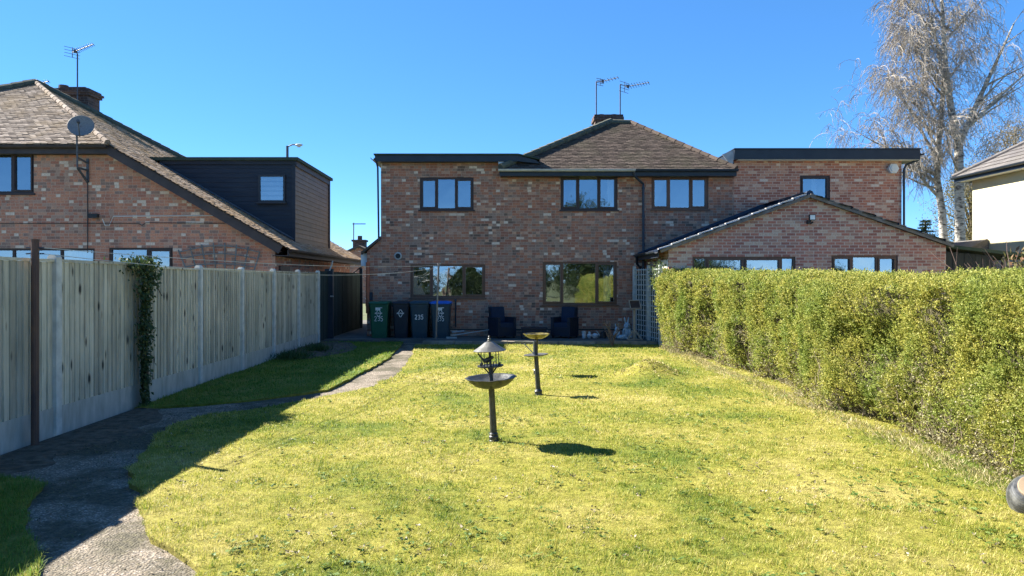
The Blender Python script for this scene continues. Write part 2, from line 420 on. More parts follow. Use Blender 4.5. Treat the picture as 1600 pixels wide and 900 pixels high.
# grass blades
def scatter(fl, fr, y0, y1, dens, hmin, hmax, wd):
    xa, xb = -4.74, 4.6
    n = int((xb-xa)*(y1-y0)*dens)
    X = rng.uniform(xa, xb, n); Y = rng.uniform(y0, y1, n)
    k = (X > fl(Y)-.015) & (X < fr(Y)+.015) & (np.abs(X-WX(0,1)*0) < Y*.80+.6)
    X = X[k]; Y = Y[k]
    clump = vnoise(X, Y, .09, 41)*.6+vnoise(X, Y, .28, 42)*.4
    k = rng.random(len(X)) < np.clip(.25+1.3*clump, 0, 1); X = X[k]; Y = Y[k]; clump = clump[k]
    n = len(X); P = np.stack([X, Y, .03+hmound(X, Y)], 1)
    ang = rng.uniform(0, 2*np.pi, n); lean = rng.uniform(.25, 1.25, n)
    D = np.stack([np.cos(ang)*np.sin(lean), np.sin(ang)*np.sin(lean), np.cos(lean)], 1)
    H = rng.uniform(hmin, hmax, n)*(.30+1.35*clump)
    S = np.stack([-np.sin(ang), np.cos(ang), 0*ang], 1)*(wd*rng.uniform(.6,1.3,n))[:,None]
    mid = P+D*(H*.55)[:,None]; tip = P+D*H[:,None]; tip[:,2] -= H*.18*np.sin(lean)
    # each blade: one quad base->mid and folded tip as a 4-gon (tip narrow)
    q1 = np.stack([P-S, P+S, mid+S*.8, mid-S*.8], 1); q2 = np.stack([mid-S*.8, mid+S*.8, tip+S*.12, tip-S*.12], 1)
    r = rng.random(n)
    return np.concatenate([q1, q2]), np.concatenate([r, r])
big = lambda y: y*0+4.45
acc = [scatter(xl_main, big, 3.2, 5.6, 10500, .022, .042, .0016), scatter(xl_main, big, 5.6, 8.2, 5200, .022, .042, .0022),
       scatter(xl_main, big, 8.2, 12, 2600, .022, .044, .0034), scatter(xl_main, big, 12, 19.1, 1300, .024, .046, .0052)]
gv = np.concatenate([a[0] for a in acc]); gr = np.concatenate([a[1] for a in acc])
kind(np_mesh('grass', gv, 4, M_grass, None, gr), 'stuff')
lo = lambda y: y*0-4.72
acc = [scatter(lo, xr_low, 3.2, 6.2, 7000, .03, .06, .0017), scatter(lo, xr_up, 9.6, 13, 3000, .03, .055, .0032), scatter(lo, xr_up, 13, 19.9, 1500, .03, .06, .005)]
gv = np.concatenate([a[0] for a in acc]); gr = np.concatenate([a[1] for a in acc])
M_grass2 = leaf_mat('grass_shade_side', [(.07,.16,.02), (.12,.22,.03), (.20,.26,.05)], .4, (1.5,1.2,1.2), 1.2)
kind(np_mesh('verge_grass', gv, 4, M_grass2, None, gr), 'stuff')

# ragged long grass and straw at the hedge foot, dead leaves and daisies-like weeds on the lawn
n = 9000; Y = rng.uniform(4.6, 18, n); X = 4.1-np.abs(rng.normal(0, .16, n))+.1*(vnoise(Y, Y*0, .6, 5)-.5)
P = np.stack([X, Y, np.full(n, .03)], 1); D = np.stack([rng.normal(-.3,.6,n), rng.normal(0,.6,n), rng.uniform(.3,1.1,n)], 1)
gv = leaf_quads(P, D, rng.uniform(.03,.10,n), rng.uniform(.004,.009,n))
kind(np_mesh('hedge_foot_grass', gv, 4, leaf_mat('straw_grass', [(.16,.2,.05), (.40,.34,.15), (.58,.48,.29)], .3), None), 'stuff')
def pick(n, thr, sc1, sc2, sd_):
    Y = 3.3+rng.random(n)**1.4*14.5; X = rng.uniform(-3.6, 4.2, n)
    k = (X > xl_main(Y)+.04) & (vnoise(X, Y, sc1, sd_)*.6+vnoise(X, Y, sc2, sd_+1)*.4 > thr)
    return X[k], Y[k]
def rosettes(X, Y, m, l0, l1, w0, w1, zup, name, mat):
    n = len(X); X = np.repeat(X, m); Y = np.repeat(Y, m); N_ = n*m; sz = np.repeat(rng.uniform(.6,1.25,n), m)
    P = np.stack([X+rng.normal(0,.008,N_), Y+rng.normal(0,.008,N_), .045+hmound(X, Y)+rng.uniform(0,.012,N_)], 1); a = rng.uniform(0, 6.28, N_)
    D = np.stack([np.cos(a), np.sin(a), rng.uniform(.0,zup,N_)], 1)
    v = leaf_quads(P, D, rng.uniform(l0,l1,N_)*sz, rng.uniform(w0,w1,N_)*sz, np.stack([rng.normal(0,.4,N_), rng.normal(0,.4,N_), np.ones(N_)],1))
    kind(np_mesh(name, v, 4, mat, None, np.clip(np.repeat(rng.random(n), m)*.7+.3*rng.random(N_),0,1)), 'stuff')
X, Y = pick(4200, .55, .5, 1.7, 77)
rosettes(X, Y, 8, .018, .038, .010, .019, .5, 'lawn_weeds', leaf_mat('weed_leaf', [(.035,.075,.014), (.07,.13,.022), (.13,.19,.035), (.2,.25,.07)], .25))
X, Y = pick(2600, .50, .35, 1.2, 87)
rosettes(X, Y, 6, .008, .022, .008, .02, .9, 'lawn_litter', leaf_mat('lawn_litter', [(.05,.038,.022), (.10,.08,.04), (.22,.17,.10), (.42,.38,.30)], .0))
n = 260; X = 2.55+rng.normal(0,.30,n); Y = 12.85+rng.normal(0,.24,n)
rosettes(X, Y, 4, .012, .035, .010, .025, 1.0, 'mound_soil', leaf_mat('mound_soil', [(.22,.18,.07), (.38,.32,.12), (.5,.44,.22)], .2))

# moss litter and weeds on the path
n = 7000; Y = rng.uniform(3.6, 10, n); X = rng.uniform(-4.7, -1.6, n)
k = (X < xl_main(Y)) & ((Y > 6.25) | (X > xr_low(Y))) & ((Y < 9.6) | (X > xr_up(Y))) & (vnoise(X, Y, .8, 51)*.6+vnoise(X, Y, .25, 52)*.4 > .52)
X = X[k]; Y = Y[k]; n = len(X); P = np.stack([X, Y, np.full(n, .004)], 1); a = rng.uniform(0, 6.28, n)
D = np.stack([np.cos(a), np.sin(a), rng.uniform(.0,.6,n)], 1)
gv = leaf_quads(P, D, rng.uniform(.012,.04,n), rng.uniform(.006,.016,n), np.stack([rng.normal(0,.3,n), rng.normal(0,.3,n), np.ones(n)],1))
kind(np_mesh('path_litter', gv, 4, leaf_mat('litter', [(.03,.028,.018), (.07,.06,.03), (.12,.13,.04), (.2,.16,.11)], .1), None), 'stuff')

# patio, its brick edge and slabs
mb = MB()
mb.box(-2.05, 4.6, 19.28, 21.2, -.05, .10); mb.box(-5.6, -2.054, 19.95, 30, -.05, .096)
kind(mb.build('patio', M_slab), 'structure')
mb = MB()
x = -2.05
while x < 4.3:
    l = random.uniform(.40,.50); mb.box(x, x+l-.012, 19.08+random.uniform(-.006,.006), 19.276, -.05, .115+random.uniform(-.006,.006)); x += l
V = []; nyv, nxv = 70, 8; m_ = MB()
for j in range(nyv):
    y = 6.25+3.4*j/(nyv-1); wdt = .25+.55*math.sin(math.pi*min(1,(j+6)/(nyv+5)))+.35*(float(vnoise(np.array(y),np.array(0.),.35,88))-.5)
    for i in range(nxv): V.append((-4.76+wdt*i/(nxv-1), y, .004+(.02*random.random() if 0 < i < nxv-1 else 0)-.002*(i == nxv-1)))
m_.v = V; m_.f = [(j*nxv+i, j*nxv+i+1, (j+1)*nxv+i+1, (j+1)*nxv+i) for j in range(nyv-1) for i in range(nxv-1)]; m_.r = [.5]*len(m_.f)
kind(m_.build('mossy_ground', M_earth), 'structure')
e = thing('edging_wall', 'low stone kerb wall where the lawn meets the shaded patio', 'edging', (1, 19.2, 0)); 
mb.build('kerb_stone', pm('edging_stone', (.30,.26,.21), (.17,.15,.12), 6, .9, bump=.4, rnd=.2), e)

# ---------------------------------------------------------------- roofs made of single tiles
def tiles(mb, poly, up_edge, gauge=.1, tw=.165, th=.016, jit=.006):
    """poly: coplanar 3D points, poly[0]->poly[1] is the eave; real tiles over a base sheet"""
    poly = [Vector(p) for p in poly]; u = (poly[1]-poly[0]).normalized()
    nrm = None
    for k in range(2, len(poly)):
        c = u.cross(poly[k]-poly[0])
        if c.length > .5: nrm = c.normalized(); break
    if nrm.z < 0: nrm = -nrm
    v = nrm.cross(u)
    if v.z < 0: v = -v
    o = poly[0]; P2 = [((p-o).dot(u), (p-o).dot(v)) for p in poly]
    def inside(x, y):
        c = False
        for i in range(len(P2)):
            x1, y1 = P2[i]; x2, y2 = P2[i-1]
            if (y1 > y) != (y2 > y) and x < (x2-x1)*(y-y1)/(y2-y1)+x1: c = not c
        return c
    mb.face([p-nrm*.03 for p in poly], .3)
    xs = [p[0] for p in P2]; hs = [p[1] for p in P2]
    ny = int(max(hs)/gauge)+1
    for j in range(-0, ny):
        y0 = j*gauge-.02; y1 = y0+gauge+.03; sag = .012*math.sin(j*.7)
        x = min(xs)-(tw/2 if j % 2 else 0)
        while x < max(xs):
            if inside(x+tw/2, y0+gauge*.5):
                g = random.uniform(0, .006); lift = random.uniform(0, jit)+th; dy = random.uniform(-.009,.009)
                a = o+u*(x+g)+v*(y0+dy); b = o+u*(x+tw-.004)+v*(y0+dy+random.uniform(-.003,.003)); c = b+v*(y1-y0); d = a+v*(y1-y0)
                A = a+nrm*lift; B = b+nrm*(lift+random.uniform(-.003,.003)); Cc = c+nrm*.002; D = d+nrm*.002
                r = random.random()
                mb.face([A, B, Cc, D] if True else [], r); mb.face([a-nrm*.012, b-nrm*.012, B, A], r)
            x += tw
def hip_tiles(mb, a, b, rad=.11, step=.32):
    a = Vector(a); b = Vector(b); L = (b-a).length; n = max(1, int(L/step)); d = (b-a)/n
    for i in range(n):
        p = a+d*i; q = p+d*1.06
        mb.tube([p, q], [rad*1.08, rad*.93], 8, True)

def window(parent, x0, x1, z0, z1, y, splits, fm, gm, opens=(), curtain=(), sill=True, room=True, name='window', setback=.06, bottom=None):
    fw = .052; f = MB(); yy0 = y+setback-.035; yy1 = y+setback+.04
    f.box(x0, x0+fw, yy0, yy1, z0, z1); f.box(x1-fw, x1, yy0, yy1, z0, z1)
    f.box(x0+fw, x1-fw, yy0, yy1, z1-fw, z1); f.box(x0+fw, x1-fw, yy0, yy1, z0, z0+fw)
    for s in splits: f.box(s-.026, s+.026, yy0, yy1, z0+fw, z1-fw)
    edges = [x0+fw]+[q for s in splits for q in (s-.026, s+.026)]+[x1-fw]
    g = MB()
    for i in range(len(splits)+1):
        a, b = edges[2*i], edges[2*i+1]; c, d = z0+fw, z1-fw
        if i in opens:                                   # a casement sash stands proud of the fixed frame
            sw = .036; ya, yb = yy0-.022, yy0+.05
            f.box(a, a+sw, ya, yb, c, d); f.box(b-sw, b, ya, yb, c, d); f.box(a+sw, b-sw, ya, yb, d-sw, d); f.box(a+sw, b-sw, ya, yb, c, c+sw)
            a += sw; b -= sw; c += sw; d -= sw
        t = random.uniform(-.004,.004); yp = y+setback+.006; t2 = random.uniform(-.003,.003)
        g.face([(a, yp+t2, c), (b, yp-t2, c), (b, yp+t, d), (a, yp+t, d)])
    fo = f.build(name, fm, parent)
    g.build('pane', gm, fo)
    if sill:
        s_ = MB(); s_.box(x0-.04, x1+.04, y-.045, y+.06, z0-.045, z0-.002); s_.build('sill', fm, fo)
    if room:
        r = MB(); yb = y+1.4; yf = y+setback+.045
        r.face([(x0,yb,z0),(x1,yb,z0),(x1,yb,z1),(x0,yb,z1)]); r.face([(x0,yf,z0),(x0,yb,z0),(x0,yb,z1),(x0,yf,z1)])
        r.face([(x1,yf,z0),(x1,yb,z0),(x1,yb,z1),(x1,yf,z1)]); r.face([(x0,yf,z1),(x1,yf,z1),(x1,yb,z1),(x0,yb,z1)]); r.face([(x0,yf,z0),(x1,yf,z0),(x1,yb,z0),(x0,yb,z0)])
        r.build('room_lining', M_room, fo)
    for (a, b) in curtain:
        c = MB(); n = 14; yc = y+setback+.13
        pts = [(a+(b-a)*i/n, yc+.03*math.sin(i*1.9)) for i in range(n+1)]
        for i in range(n): c.face([(pts[i][0], pts[i][1], z0+.05), (pts[i+1][0], pts[i+1][1], z0+.05), (pts[i+1][0], pts[i+1][1], z1-.06), (pts[i][0], pts[i][1], z1-.06)])
        c.build('curtain', M_curtain, fo, True)
    return fo

def yagi(name, label, base, top, boom_a, boom_b, n_el, el, refl, x2=None):
    t = thing(name, label, 'aerial', base)
    m = MB(); m.tube([base, top], .022, 6); m.build('mast', M_metal, t)
    m = MB(); a = Vector(boom_a); b = Vector(boom_b); m.tube([a, b], .014, 5); d = (b-a).normalized(); sd_ = d.cross(Vector((0,0,1))).normalized()
    up = sd_.cross(d)
    for i in range(n_el):
        p = a.lerp(b, .12+.86*i/(n_el-1)); l = el*(1-.35*i/n_el)
        m.tube([p-up*l*.35-sd_*l*.5, p+up*l*.35+sd_*l*.5], .008, 4)
        if i % 2 == 0: m.ell(p, .028, .028, .028, 6, 4)
    m.tube([Vector(top), a.lerp(b, .2)], .014, 5)
    m.build('boom', M_metal, t)
    m = MB(); 
    for s in (-1, -.33, .33, 1):
        p = a+up*refl*s*.5; m.tube([p-sd_*refl*.8-d*.03*abs(s), p+sd_*refl*.8-d*.03*abs(s)], .009, 4)
    m.tube([a-up*refl*.55, a+up*refl*.55], .012, 4); m.box(-.04,.04,-.03,.03,-.05,.05, None, Matrix.Translation(a.lerp(b,.14)))
    m.build('reflector', M_metal, t)
    return t

# ---------------------------------------------------------------- main semi-detached house
HY = 21.2
H = thing('brick_house', 'two storey mottled brick semi-detached house with low gabled extension behind the lawn', 'house', (4, HY, 0))
def wz(px0, px1, py1, py0, y=HY): return (WX(px0,y), WX(px1,y), WZ(py0,y), WZ(py1,y))
W1 = wz(656,740,277,328); W2 = wz(876,965,275,328); W3 = wz(1018,1107,276,327); W4 = wz(1250,1297,274,326)
W5 = wz(641,758,413,465); W6 = wz(848,964,409,476)
XS = 6.62
mb = MB(); mb.wall([(-3.87,-.02),(XS,-.02),(XS,4.98),(.3,4.98),(.3,5.05),(-3.47,5.05),(-3.47,2.86),(-3.87,2.5)], [W1,W2,W3,W5,W6], HY)
sw_ = MB(); sw_.face([(-3.47,HY,-.02),(-3.47,HY,5.05),(-3.47,29,5.05),(-3.47,29,-.02)], .5)
sw_.face([(-3.87,HY,-.02),(-3.87,HY,2.5),(-3.87,28,2.5),(-3.87,28,-.02)], .5); sw_.build('side_wall', pm('side_wall_grey', (.17,.18,.18), (.13,.14,.14), 5, .9, bump=.2), H)  # side barely in view; grey made up to keep its bounced light neutral
mb.build('wall', M_brick_main, H)
mb = MB(); mb.face([(-3.87,29,-.02),(11.4,29,-.02),(11.4,29,5.0),(-3.87,29,5.0)], .5); mb.build('back_wall', M_brick_main, H)
mb = MB(); mb.wall([(XS,-.02),(11.4,-.02),(11.4,5.16),(XS,5.16)], [W4], HY); mb.face([(11.4,HY,-.02),(11.4,29,-.02),(11.4,29,5.16),(11.4,HY,5.16)], .5)
mb.build('wall', M_brick_right, H)
def sx(y, *px): return [WX(p, y) for p in px]
window(H, *W1, HY, sx(HY,683,712), M_upvc_dark, M_glass, (0,2))
window(H, *W2, HY, sx(HY,904,935), M_upvc_dark, M_glass, (0,2), curtain=[(WX(950,HY), WX(961,HY)), (WX(879,HY), WX(884,HY))])
window(H, *W3, HY, sx(HY,1046,1079), M_upvc_brown, M_glass, (0,2))
window(H, *W4, HY, [], M_upvc_dark, M_glass, (0,), curtain=[(WX(1272,HY), WX(1280,HY))])
window(H, *W5, HY, sx(HY,675,724), M_upvc_brown, M_glass_wavy, (0,2))
window(H, *W6, HY, sx(HY,879,932), M_upvc_brown, M_glass_low, (0,2), curtain=[(WX(944,HY), WX(957,HY))])
# main hipped roof
E0 = (-.05,20.78,4.80); E1 = (6.55,20.78,4.80); AP = (3.46,23.7,6.72); AR = (4.08,23.7,6.72)
AP2 = (3.76,27.2,6.72)
mb = MB(); tiles(mb, [E0, E1, AR, AP], None, .10, .16, .018, .007)
mb.face([E0, AP, AP2, (-.05,30,4.8)], .4); mb.face([E1, AR, AP2, (6.55,30,4.8)], .4); mb.face([AP, AR, AP2], .4); mb.face([(-.05,30,4.8), AP2, (6.55,30,4.8)], .4)
rf = mb.build('roof', M_tile_main, H)
mb = MB(); hip_tiles(mb, Vector(E0)+Vector((0,0,.05)), Vector(AP)+Vector((0,0,.05)), .10); hip_tiles(mb, AP, AR, .10)
mb.build('ridge', M_ridge, rf)
mb = MB(); hip_tiles(mb, Vector(E1)+Vector((0,0,.02)), Vector(AR)+Vector((0,0,.02)), .075); mb.build('ridge', M_tile_main, rf)
ch = MB(); ch.box(3.25,4.2,26,26.7,6.2,7.3); ch.box(3.2,4.25,25.95,26.75,7.3,7.42); ch.box(3.22,4.23,25.97,26.73,7.42,7.5)
ch.tube([(3.5,26.35,7.5),(3.5,26.35,7.57)],.13,10); ch.tube([(3.95,26.35,7.5),(3.95,26.35,7.57)],.13,10)
ch.build('chimney', M_chim, rf)
mb = MB(); mb.box(-.08, 6.58, 20.84, 20.87, 4.62, 4.80); mb.box(-.05, 6.58, 20.87, 21.19, 4.62, 4.64); mb.build('fascia', M_fascia, H)
def gutter(mb, a, b, r=.055):
    a = Vector(a); b = Vector(b); d = (b-a).normalized(); s = d.cross(Vector((0,0,1)))
    n = 8; vs_ = []; fs = []
    for p in (a, b):
        for k in range(n+1):
            t = math.pi*k/n; vs_.append(p+s*r*math.cos(t)-Vector((0,0,1))*r*math.sin(t))
    for k in range(n): fs.append((k, k+1, n+2+k, n+1+k))
    mb.mesh(vs_, fs); 
    mb.tube([a+s*r, b+s*r], .008, 4); mb.tube([a-s*r, b-s*r], .008, 4)
mb = MB(); gutter(mb, (-.12,20.775,4.79), (3.72,20.775,4.79), .06); mb.build('gutter', M_gutter_grey, H)
mb = MB(); gutter(mb, (3.73,20.775,4.79), (6.6,20.775,4.79), .06); mb.build('gutter', M_pipe, H)
# flat roofs of the two upper extensions
mb = MB(); mb.box(-3.60, .42, 20.95, 29, 5.04, 5.22); mb.prism([(.423,5.05),(1.05,4.98),(.95,5.08),(.423,5.22)], 'y', 20.95, 28)
fl = mb.build('flat_roof', M_fascia, H)
mb = MB(); mb.box(-3.63, .44, 20.91, 29.05, 5.223, 5.26); mb.prism([(.443,5.223),(1.05,5.09),(1.05,5.12),(.443,5.26)], 'y', 20.9, 28); mb.build('felt_edge', M_felt, fl)
mb = MB(); gutter(mb, (-3.67,20.93,5.14), (-3.67,29,5.14), .05); mb.tube([(-3.6,21.12,5.12),(-3.55,21.14,4.9),(-3.52,21.14,2.8)], .03, 6); mb.build('gutter', M_pipe, H)
mb = MB(); mb.box(6.55, 11.78, 20.93, 29, 5.10, 5.38); fl = mb.build('flat_roof', M_fascia, H)
mb = MB(); mb.box(6.53, 11.80, 20.90, 29.05, 5.383, 5.41); mb.build('felt_edge', M_fascia, fl)
mb = MB(); mb.box(6.66, 11.76, 20.965, 21.19, 5.085, 5.098); mb.build('soffit', M_white, fl)
mb = MB(); mb.prism([(6.53,4.86),(6.53,5.37),(6.22,5.25)], 'y', 21.0, 21.04); mb.build('cheek_flashing', M_lead, H)
mb = MB(); mb.prism([(-.1,4.9),(.14,4.9),(.02,5.06),(-.12,5.06)], 'y', 20.98, 21.02); mb.build('cheek_flashing', M_white, H)
mb = MB(); gutter(mb, (11.84,20.9,5.26), (11.84,29,5.26), .05)
mb.tube([(11.8,21.0,5.22),(11.78,21.0,5.1),(11.5,21.13,4.98),(11.43,21.13,4.85),(11.43,21.13,2.6)], .034, 6); mb.build('downpipe', M_pipe, H)
# central downpipe
mb = MB(); x = WX(1005,HY-.09)
mb.tube([(3.68,20.8,4.74),(3.70,20.83,4.62),(x,21.1,4.42),(x,21.1,4.2),(x,21.1,.1)], .036, 8)
for z in (4.3,3.5,2.7): mb.tube([(x,21.1,z-.035),(x,21.1,z+.035)], .047, 8)
mb.build('downpipe', M_pipe, H)
mb = MB(); mb.tube([(-3.83,21.12,2.2),(-3.83,21.12,.75)], .055, 8); mb.tube([(-3.83,21.12,.95),(-3.83,21.12,1.05)], .066, 8)
mb.build('drainpipe', pm('terracotta_pipe', (.45,.13,.06), (.36,.10,.05), 5, .6), H)
mb = MB(); p = wpt(622,400,HY)
Mv = Matrix.Translation((p.x, HY-.012, p.z)) @ Matrix.Rotation(R(90),4,'X')
mb.lathe([(.075,-.03),(.105,-.02),(.11,.02),(.075,.03),(.07,-.01)], 20, M=Mv); v_ = mb.build('vent', pm('vent_ring', (.36,.38,.37), None, 5, .5), H)
mb = MB(); mb.lathe([(.072,-.02),(.072,.012)], 20, M=Mv); mb.build('vent_hole', M_dark, v_)
mb = MB(); p = wpt(578,462,HY); mb.box(p.x-.07,p.x+.08,HY-.09,HY-.002,p.z-.12,p.z+.1); mb.build('meter_box', M_fascia, H)
mb = MB(); pts = [wpt(x_, 397+1.2*math.sin(x_*.06), HY-.012) for x_ in range(665,760,6)]; mb.tube(pts, .008, 4); mb.build('wall_cable', M_dark, H)
mb = MB(); p = wpt(712,470,HY-.03); mb.tube([p, p+Vector((0,0,-.75))], .02, 6); mb.box(p.x-.03,p.x+.03,p.y-.03,p.y+.02,p.z-.02,p.z+.05); mb.build('waste_pipe', M_pipe, H)
mb = MB(); mb.box(-1.5, 4.0, HY-.012, HY-.002, .27, .30); mb.build('damp_course', M_dark, H)
# catslide strip on the left corner
mb = MB(); mb.prism([(-3.472,2.86),(-3.472,2.94),(-4.02,2.50),(-4.02,2.42)], 'y', 21.1, 28.5); mb.build('side_roof', M_tile_main, H)
mb = MB(); mb.box(-4.06,-3.88,21.3,21.34,2.1,2.46); mb.build('bargeboard', M_white, H)

# single storey gabled extension on the right
EY = 18.4
DR = (WX(1082,EY), WX(1243,EY), .12, WZ(401,EY)); WE = (WX(1299,EY), WX(1403,EY), 1.05, WZ(399,EY))
exl, exr, exa = 4.12, WX(1478,EY), WX(1263,EY)
zl, zr_, za = 2.45, WZ(384,EY), WZ(308,EY)
mb = MB(); mb.wall([(exl,-.02),(exr,-.02),(exr,zr_),(exa,za),(exl,zl)], [DR, WE], EY)
mb.face([(exl,EY,-.02),(exl,EY,zl),(exl,21.19,zl),(exl,21.19,-.02)], .5); mb.face([(exr,EY,-.02),(exr,21.19,-.02),(exr,21.19,zr_),(exr,EY,zr_)], .5)
mb.build('extension_wall', M_brick_ext, H)
M_tile_blue = tile_mat('roof_tile_dark', (.018,.030,.058), (.022,.036,.068), (.03,.045,.08), (.025,.035,.05))
M_tile_blue.node_tree.nodes['Principled BSDF'].inputs['Roughness'].default_value = .5
mb = MB()
ov = .08
def rp(t, y): # point on left slope
    return (exl-.28+(exa-exl+.28)*t, y, zl-.04+(za+.09-zl+.04)*t)
tiles(mb, [(exl-.28,21.19,zl-.04),(exl-.28,EY-ov,zl-.04),(exa,EY-ov,za+.055),(exa,21.19,za+.055)], None, .3, .30, .03, .006)
tiles(mb, [(exr+.12,EY-ov,zr_+.03),(exr+.12,21.19,zr_+.03),(exa,21.19,za+.055),(exa,EY-ov,za+.055)], None, .3, .30, .03, .006)
er = mb.build('extension_roof', M_tile_blue, H)
mb = MB(); hip_tiles(mb, (exa,EY-ov-.02,za+.07), (exa,21.18,za+.07), .085, .4); mb.build('ridge', M_tile_blue, er)
# cloaked verge: stepped pale units along the left rake, mortar line along the right
mb = MB(); n = 11; a = Vector((exl-.28,EY-ov-.01,zl-.02)); b = Vector((exa-.1,EY-ov-.01,za+.055))
for i in range(n):
    p = a.lerp(b, i/n); q = a.lerp(b, (i+1)/n)
    mb.bar(p+Vector((0,0,.022)), q+Vector((0,0,.002)), .10, .03)
mb.build('verge', pm('verge_pale', (.62,.58,.54), (.45,.42,.40), 7, .8, bump=.3), er)
mb = MB(); mb.bar(a+Vector((.05,-.03,-.035)), b+Vector((.1,-.03,-.035)), .04, .07); 
c = Vector((exr+.12,EY-ov-.01,zr_+.03)); d = Vector((exa,EY-ov-.01,za+.055)); n = 12
for i in range(n):
    p = d.lerp(c, i/n); q = d.lerp(c, (i+1)/n); mb.bar(p+Vector((0,0,.005)), q+Vector((0,0,.03)), .12, .03)
mb.bar(d+Vector((0,-.03,-.04)), c+Vector((0,-.03,-.04)), .04, .07)
mb.build('verge', pm('verge_mortar', (.22,.19,.17), (.13,.12,.11), 8, .9, bump=.3), er)
mb = MB(); mb.prism([(WX(996,21.17),WZ(402,21.17)),(WX(996,21.17),WZ(395,21.17)),(WX(1188,21.17),WZ(320,21.17)),(WX(1202,21.17),WZ(320,21.17)),(WX(1202,21.17),WZ(332,21.17))], 'y', 21.10, 21.185); mb.build('wall_flashing', pm('flashing_blue_black', (.018,.03,.055), (.028,.042,.07), 5, .45), er)
mb = MB(); gutter(mb, (exl-.34,EY-.1,zl-.05), (exl-.34,21.15,zl-.05), .055); mb.box(exl-.27,exl-.24,EY,21.18,zl-.2,zl-.03)
mb.tube([(exl-.34,20.9,zl-.1),(exl-.3,21.1,zl-.3),(x,21.1,zl-.5)], .035, 6); mb.build('gutter', M_fascia, H)
mb = MB(); mb.box(exl-.02,exl-.001,18.45,19.2,.1,2.2); mb.build('side_panel', M_white, H)
window(H, *WE, EY, sx(EY,1332,1371), M_upvc_brown, M_glass_low, (0,2))
# french doors with side lights
dsp = sx(EY,1104,1163,1221); do = window(H, *DR, EY, dsp, M_upvc_brown, M_glass_low, (1,2), sill=False, name='french_door')
for px in (1106,1221):
    mb = MB(); p = wpt(px, 428, EY-.03); mb.box(p.x-.02,p.x+.02,EY-.03,EY+.02,.95,1.2); mb.box(p.x-.02,p.x+.1,EY-.07,EY-.04,1.06,1.09); mb.build('handle', M_gutter_grey, do)
mb = MB(); p = wpt(1262,341,EY); mb.box(p.x-.02,p.x+.13,EY-.16,EY-.10,p.z-.06,p.z+.08, None); mb.box(p.x-.03,p.x+.05,EY-.1,EY,p.z-.14,p.z-.06); mb.tube([(p.x+.1,EY-.08,p.z-.1),(p.x+.05,EY-.02,p.z-.14)],.02,6)
fo = mb.build('floodlight', M_dark, H)
mb = MB(); mb.box(p.x-.005,p.x+.115,EY-.168,EY-.162,p.z-.045,p.z+.065); mb.build('lens', pm('lamp_glass', (.75,.75,.72), None, 4, .25), fo)
mb = MB(); p = wpt(1394,264,HY); pts = [(p.x+.15*math.cos(R(a_)), p.z+.15*math.sin(R(a_))) for a_ in range(0,360,60)]
mb.prism(pts, 'y', HY-.10, HY-.002); mb.prism([(p.x+.10*math.cos(R(a_)), p.z+.10*math.sin(R(a_))) for a_ in range(0,360,60)], 'y', HY-.125, HY-.1); mb.build('alarm_box', M_white, H)

yagi('television_aerial', 'thin television aerial on left end of the central chimney, pale boom', (3.30,26.1,7.2), (3.30,26.1,8.68), wpt(938,128,26.1), wpt(966,121,25.4), 6, .16, .22)
yagi('television_aerial', 'longer television aerial with dark dotted boom on right end of the central chimney', (4.14,26.1,7.2), (4.14,26.1,8.57), wpt(976,136,26.1), wpt(1014,129,25.4), 9, .22, .34)

# ---------------------------------------------------------------- neighbour house on the left
NY = 18.5
NB = thing('neighbour_house', 'red brick house with sloping tiled roof and dark dormer beyond the fence', 'house', (-10, NY, 0))
A_ = Vector((-14.46,23,7.79)); eR = Vector((-9.68,18.2,5.03)); eL = Vector((-19.24,18.2,5.03)); lo0 = Vector((-5.22,18.2,2.455)); lo1 = Vector((-5.22,28.0,2.455)); eRb = Vector((-9.68,27.8,5.03)); eLb = Vector((-19.24,27.8,5.03))
NW1 = (-13.6, WX(53,NY), WZ(302,NY), WZ(238,NY)); NW2 = (WX(-40,NY), WX(148,NY), .3, WZ(388,NY)); NW3 = (WX(170,NY), WX(270,NY), .75, WZ(387,NY))
mb = MB(); mb.wall([(-19,-.02),(-5.66,-.02),(-5.66,2.66),(-9.63,4.92),(-19,4.92)], [NW1,NW2,NW3], NY)
for (xx, z) in ((-5.66,2.66),(-19,4.9)): mb.face([(xx,NY,-.02),(xx,27.6,-.02),(xx,27.6,z),(xx,NY,z)], .5)
mb.face([(-19,27.6,-.02),(-5.66,27.6,-.02),(-5.66,27.6,2.6),(-9.6,27.6,4.9),(-19,27.6,4.9)], .5)
mb.build('wall', M_brick_left, NB)
window(NB, *NW1, NY, [WX(18,NY)], M_upvc_dark, M_glass, (1,))
window(NB, *NW2, NY, sx(NY,20,95), M_upvc_dark, M_glass_low, (), curtain=[(WX(92,NY), WX(138,NY))])
window(NB, *NW3, NY, [WX(230,NY)], M_upvc_dark, M_glass_low, (1,))
mb = MB(); tiles(mb, [eL, eR, A_], None, .11, .165, .018, .012)
mb.face([eL, eLb, A_], .4); mb.face([eLb, eRb, A_], .4)
nr = mb.build('roof', M_tile_left, NB)
mb = MB(); tiles(mb, [lo0, lo1, eRb, A_, eR], None, .11, .165, .010, .010); mb.build('roof', M_tile_tan, NB)
mb = MB(); up = Vector((0,0,.03))
hip_tiles(mb, eL+up, A_+up, .12); hip_tiles(mb, eRb+up, A_+up, .12); mb.build('ridge', M_ridge, nr)
mb = MB(); hip_tiles(mb, eR+up, A_+up, .07); mb.build('ridge', M_tile_left, nr)
mb = MB(); mb.box(-19.2,-9.62,18.27,18.3,4.80,5.0); mb.box(-19.2,-9.62,18.3,18.49,4.8,4.82); gutter(mb, (-19.2,18.2,4.98), (-9.7,18.2,4.98), .055); mb.build('fascia', M_fascia_left, NB)
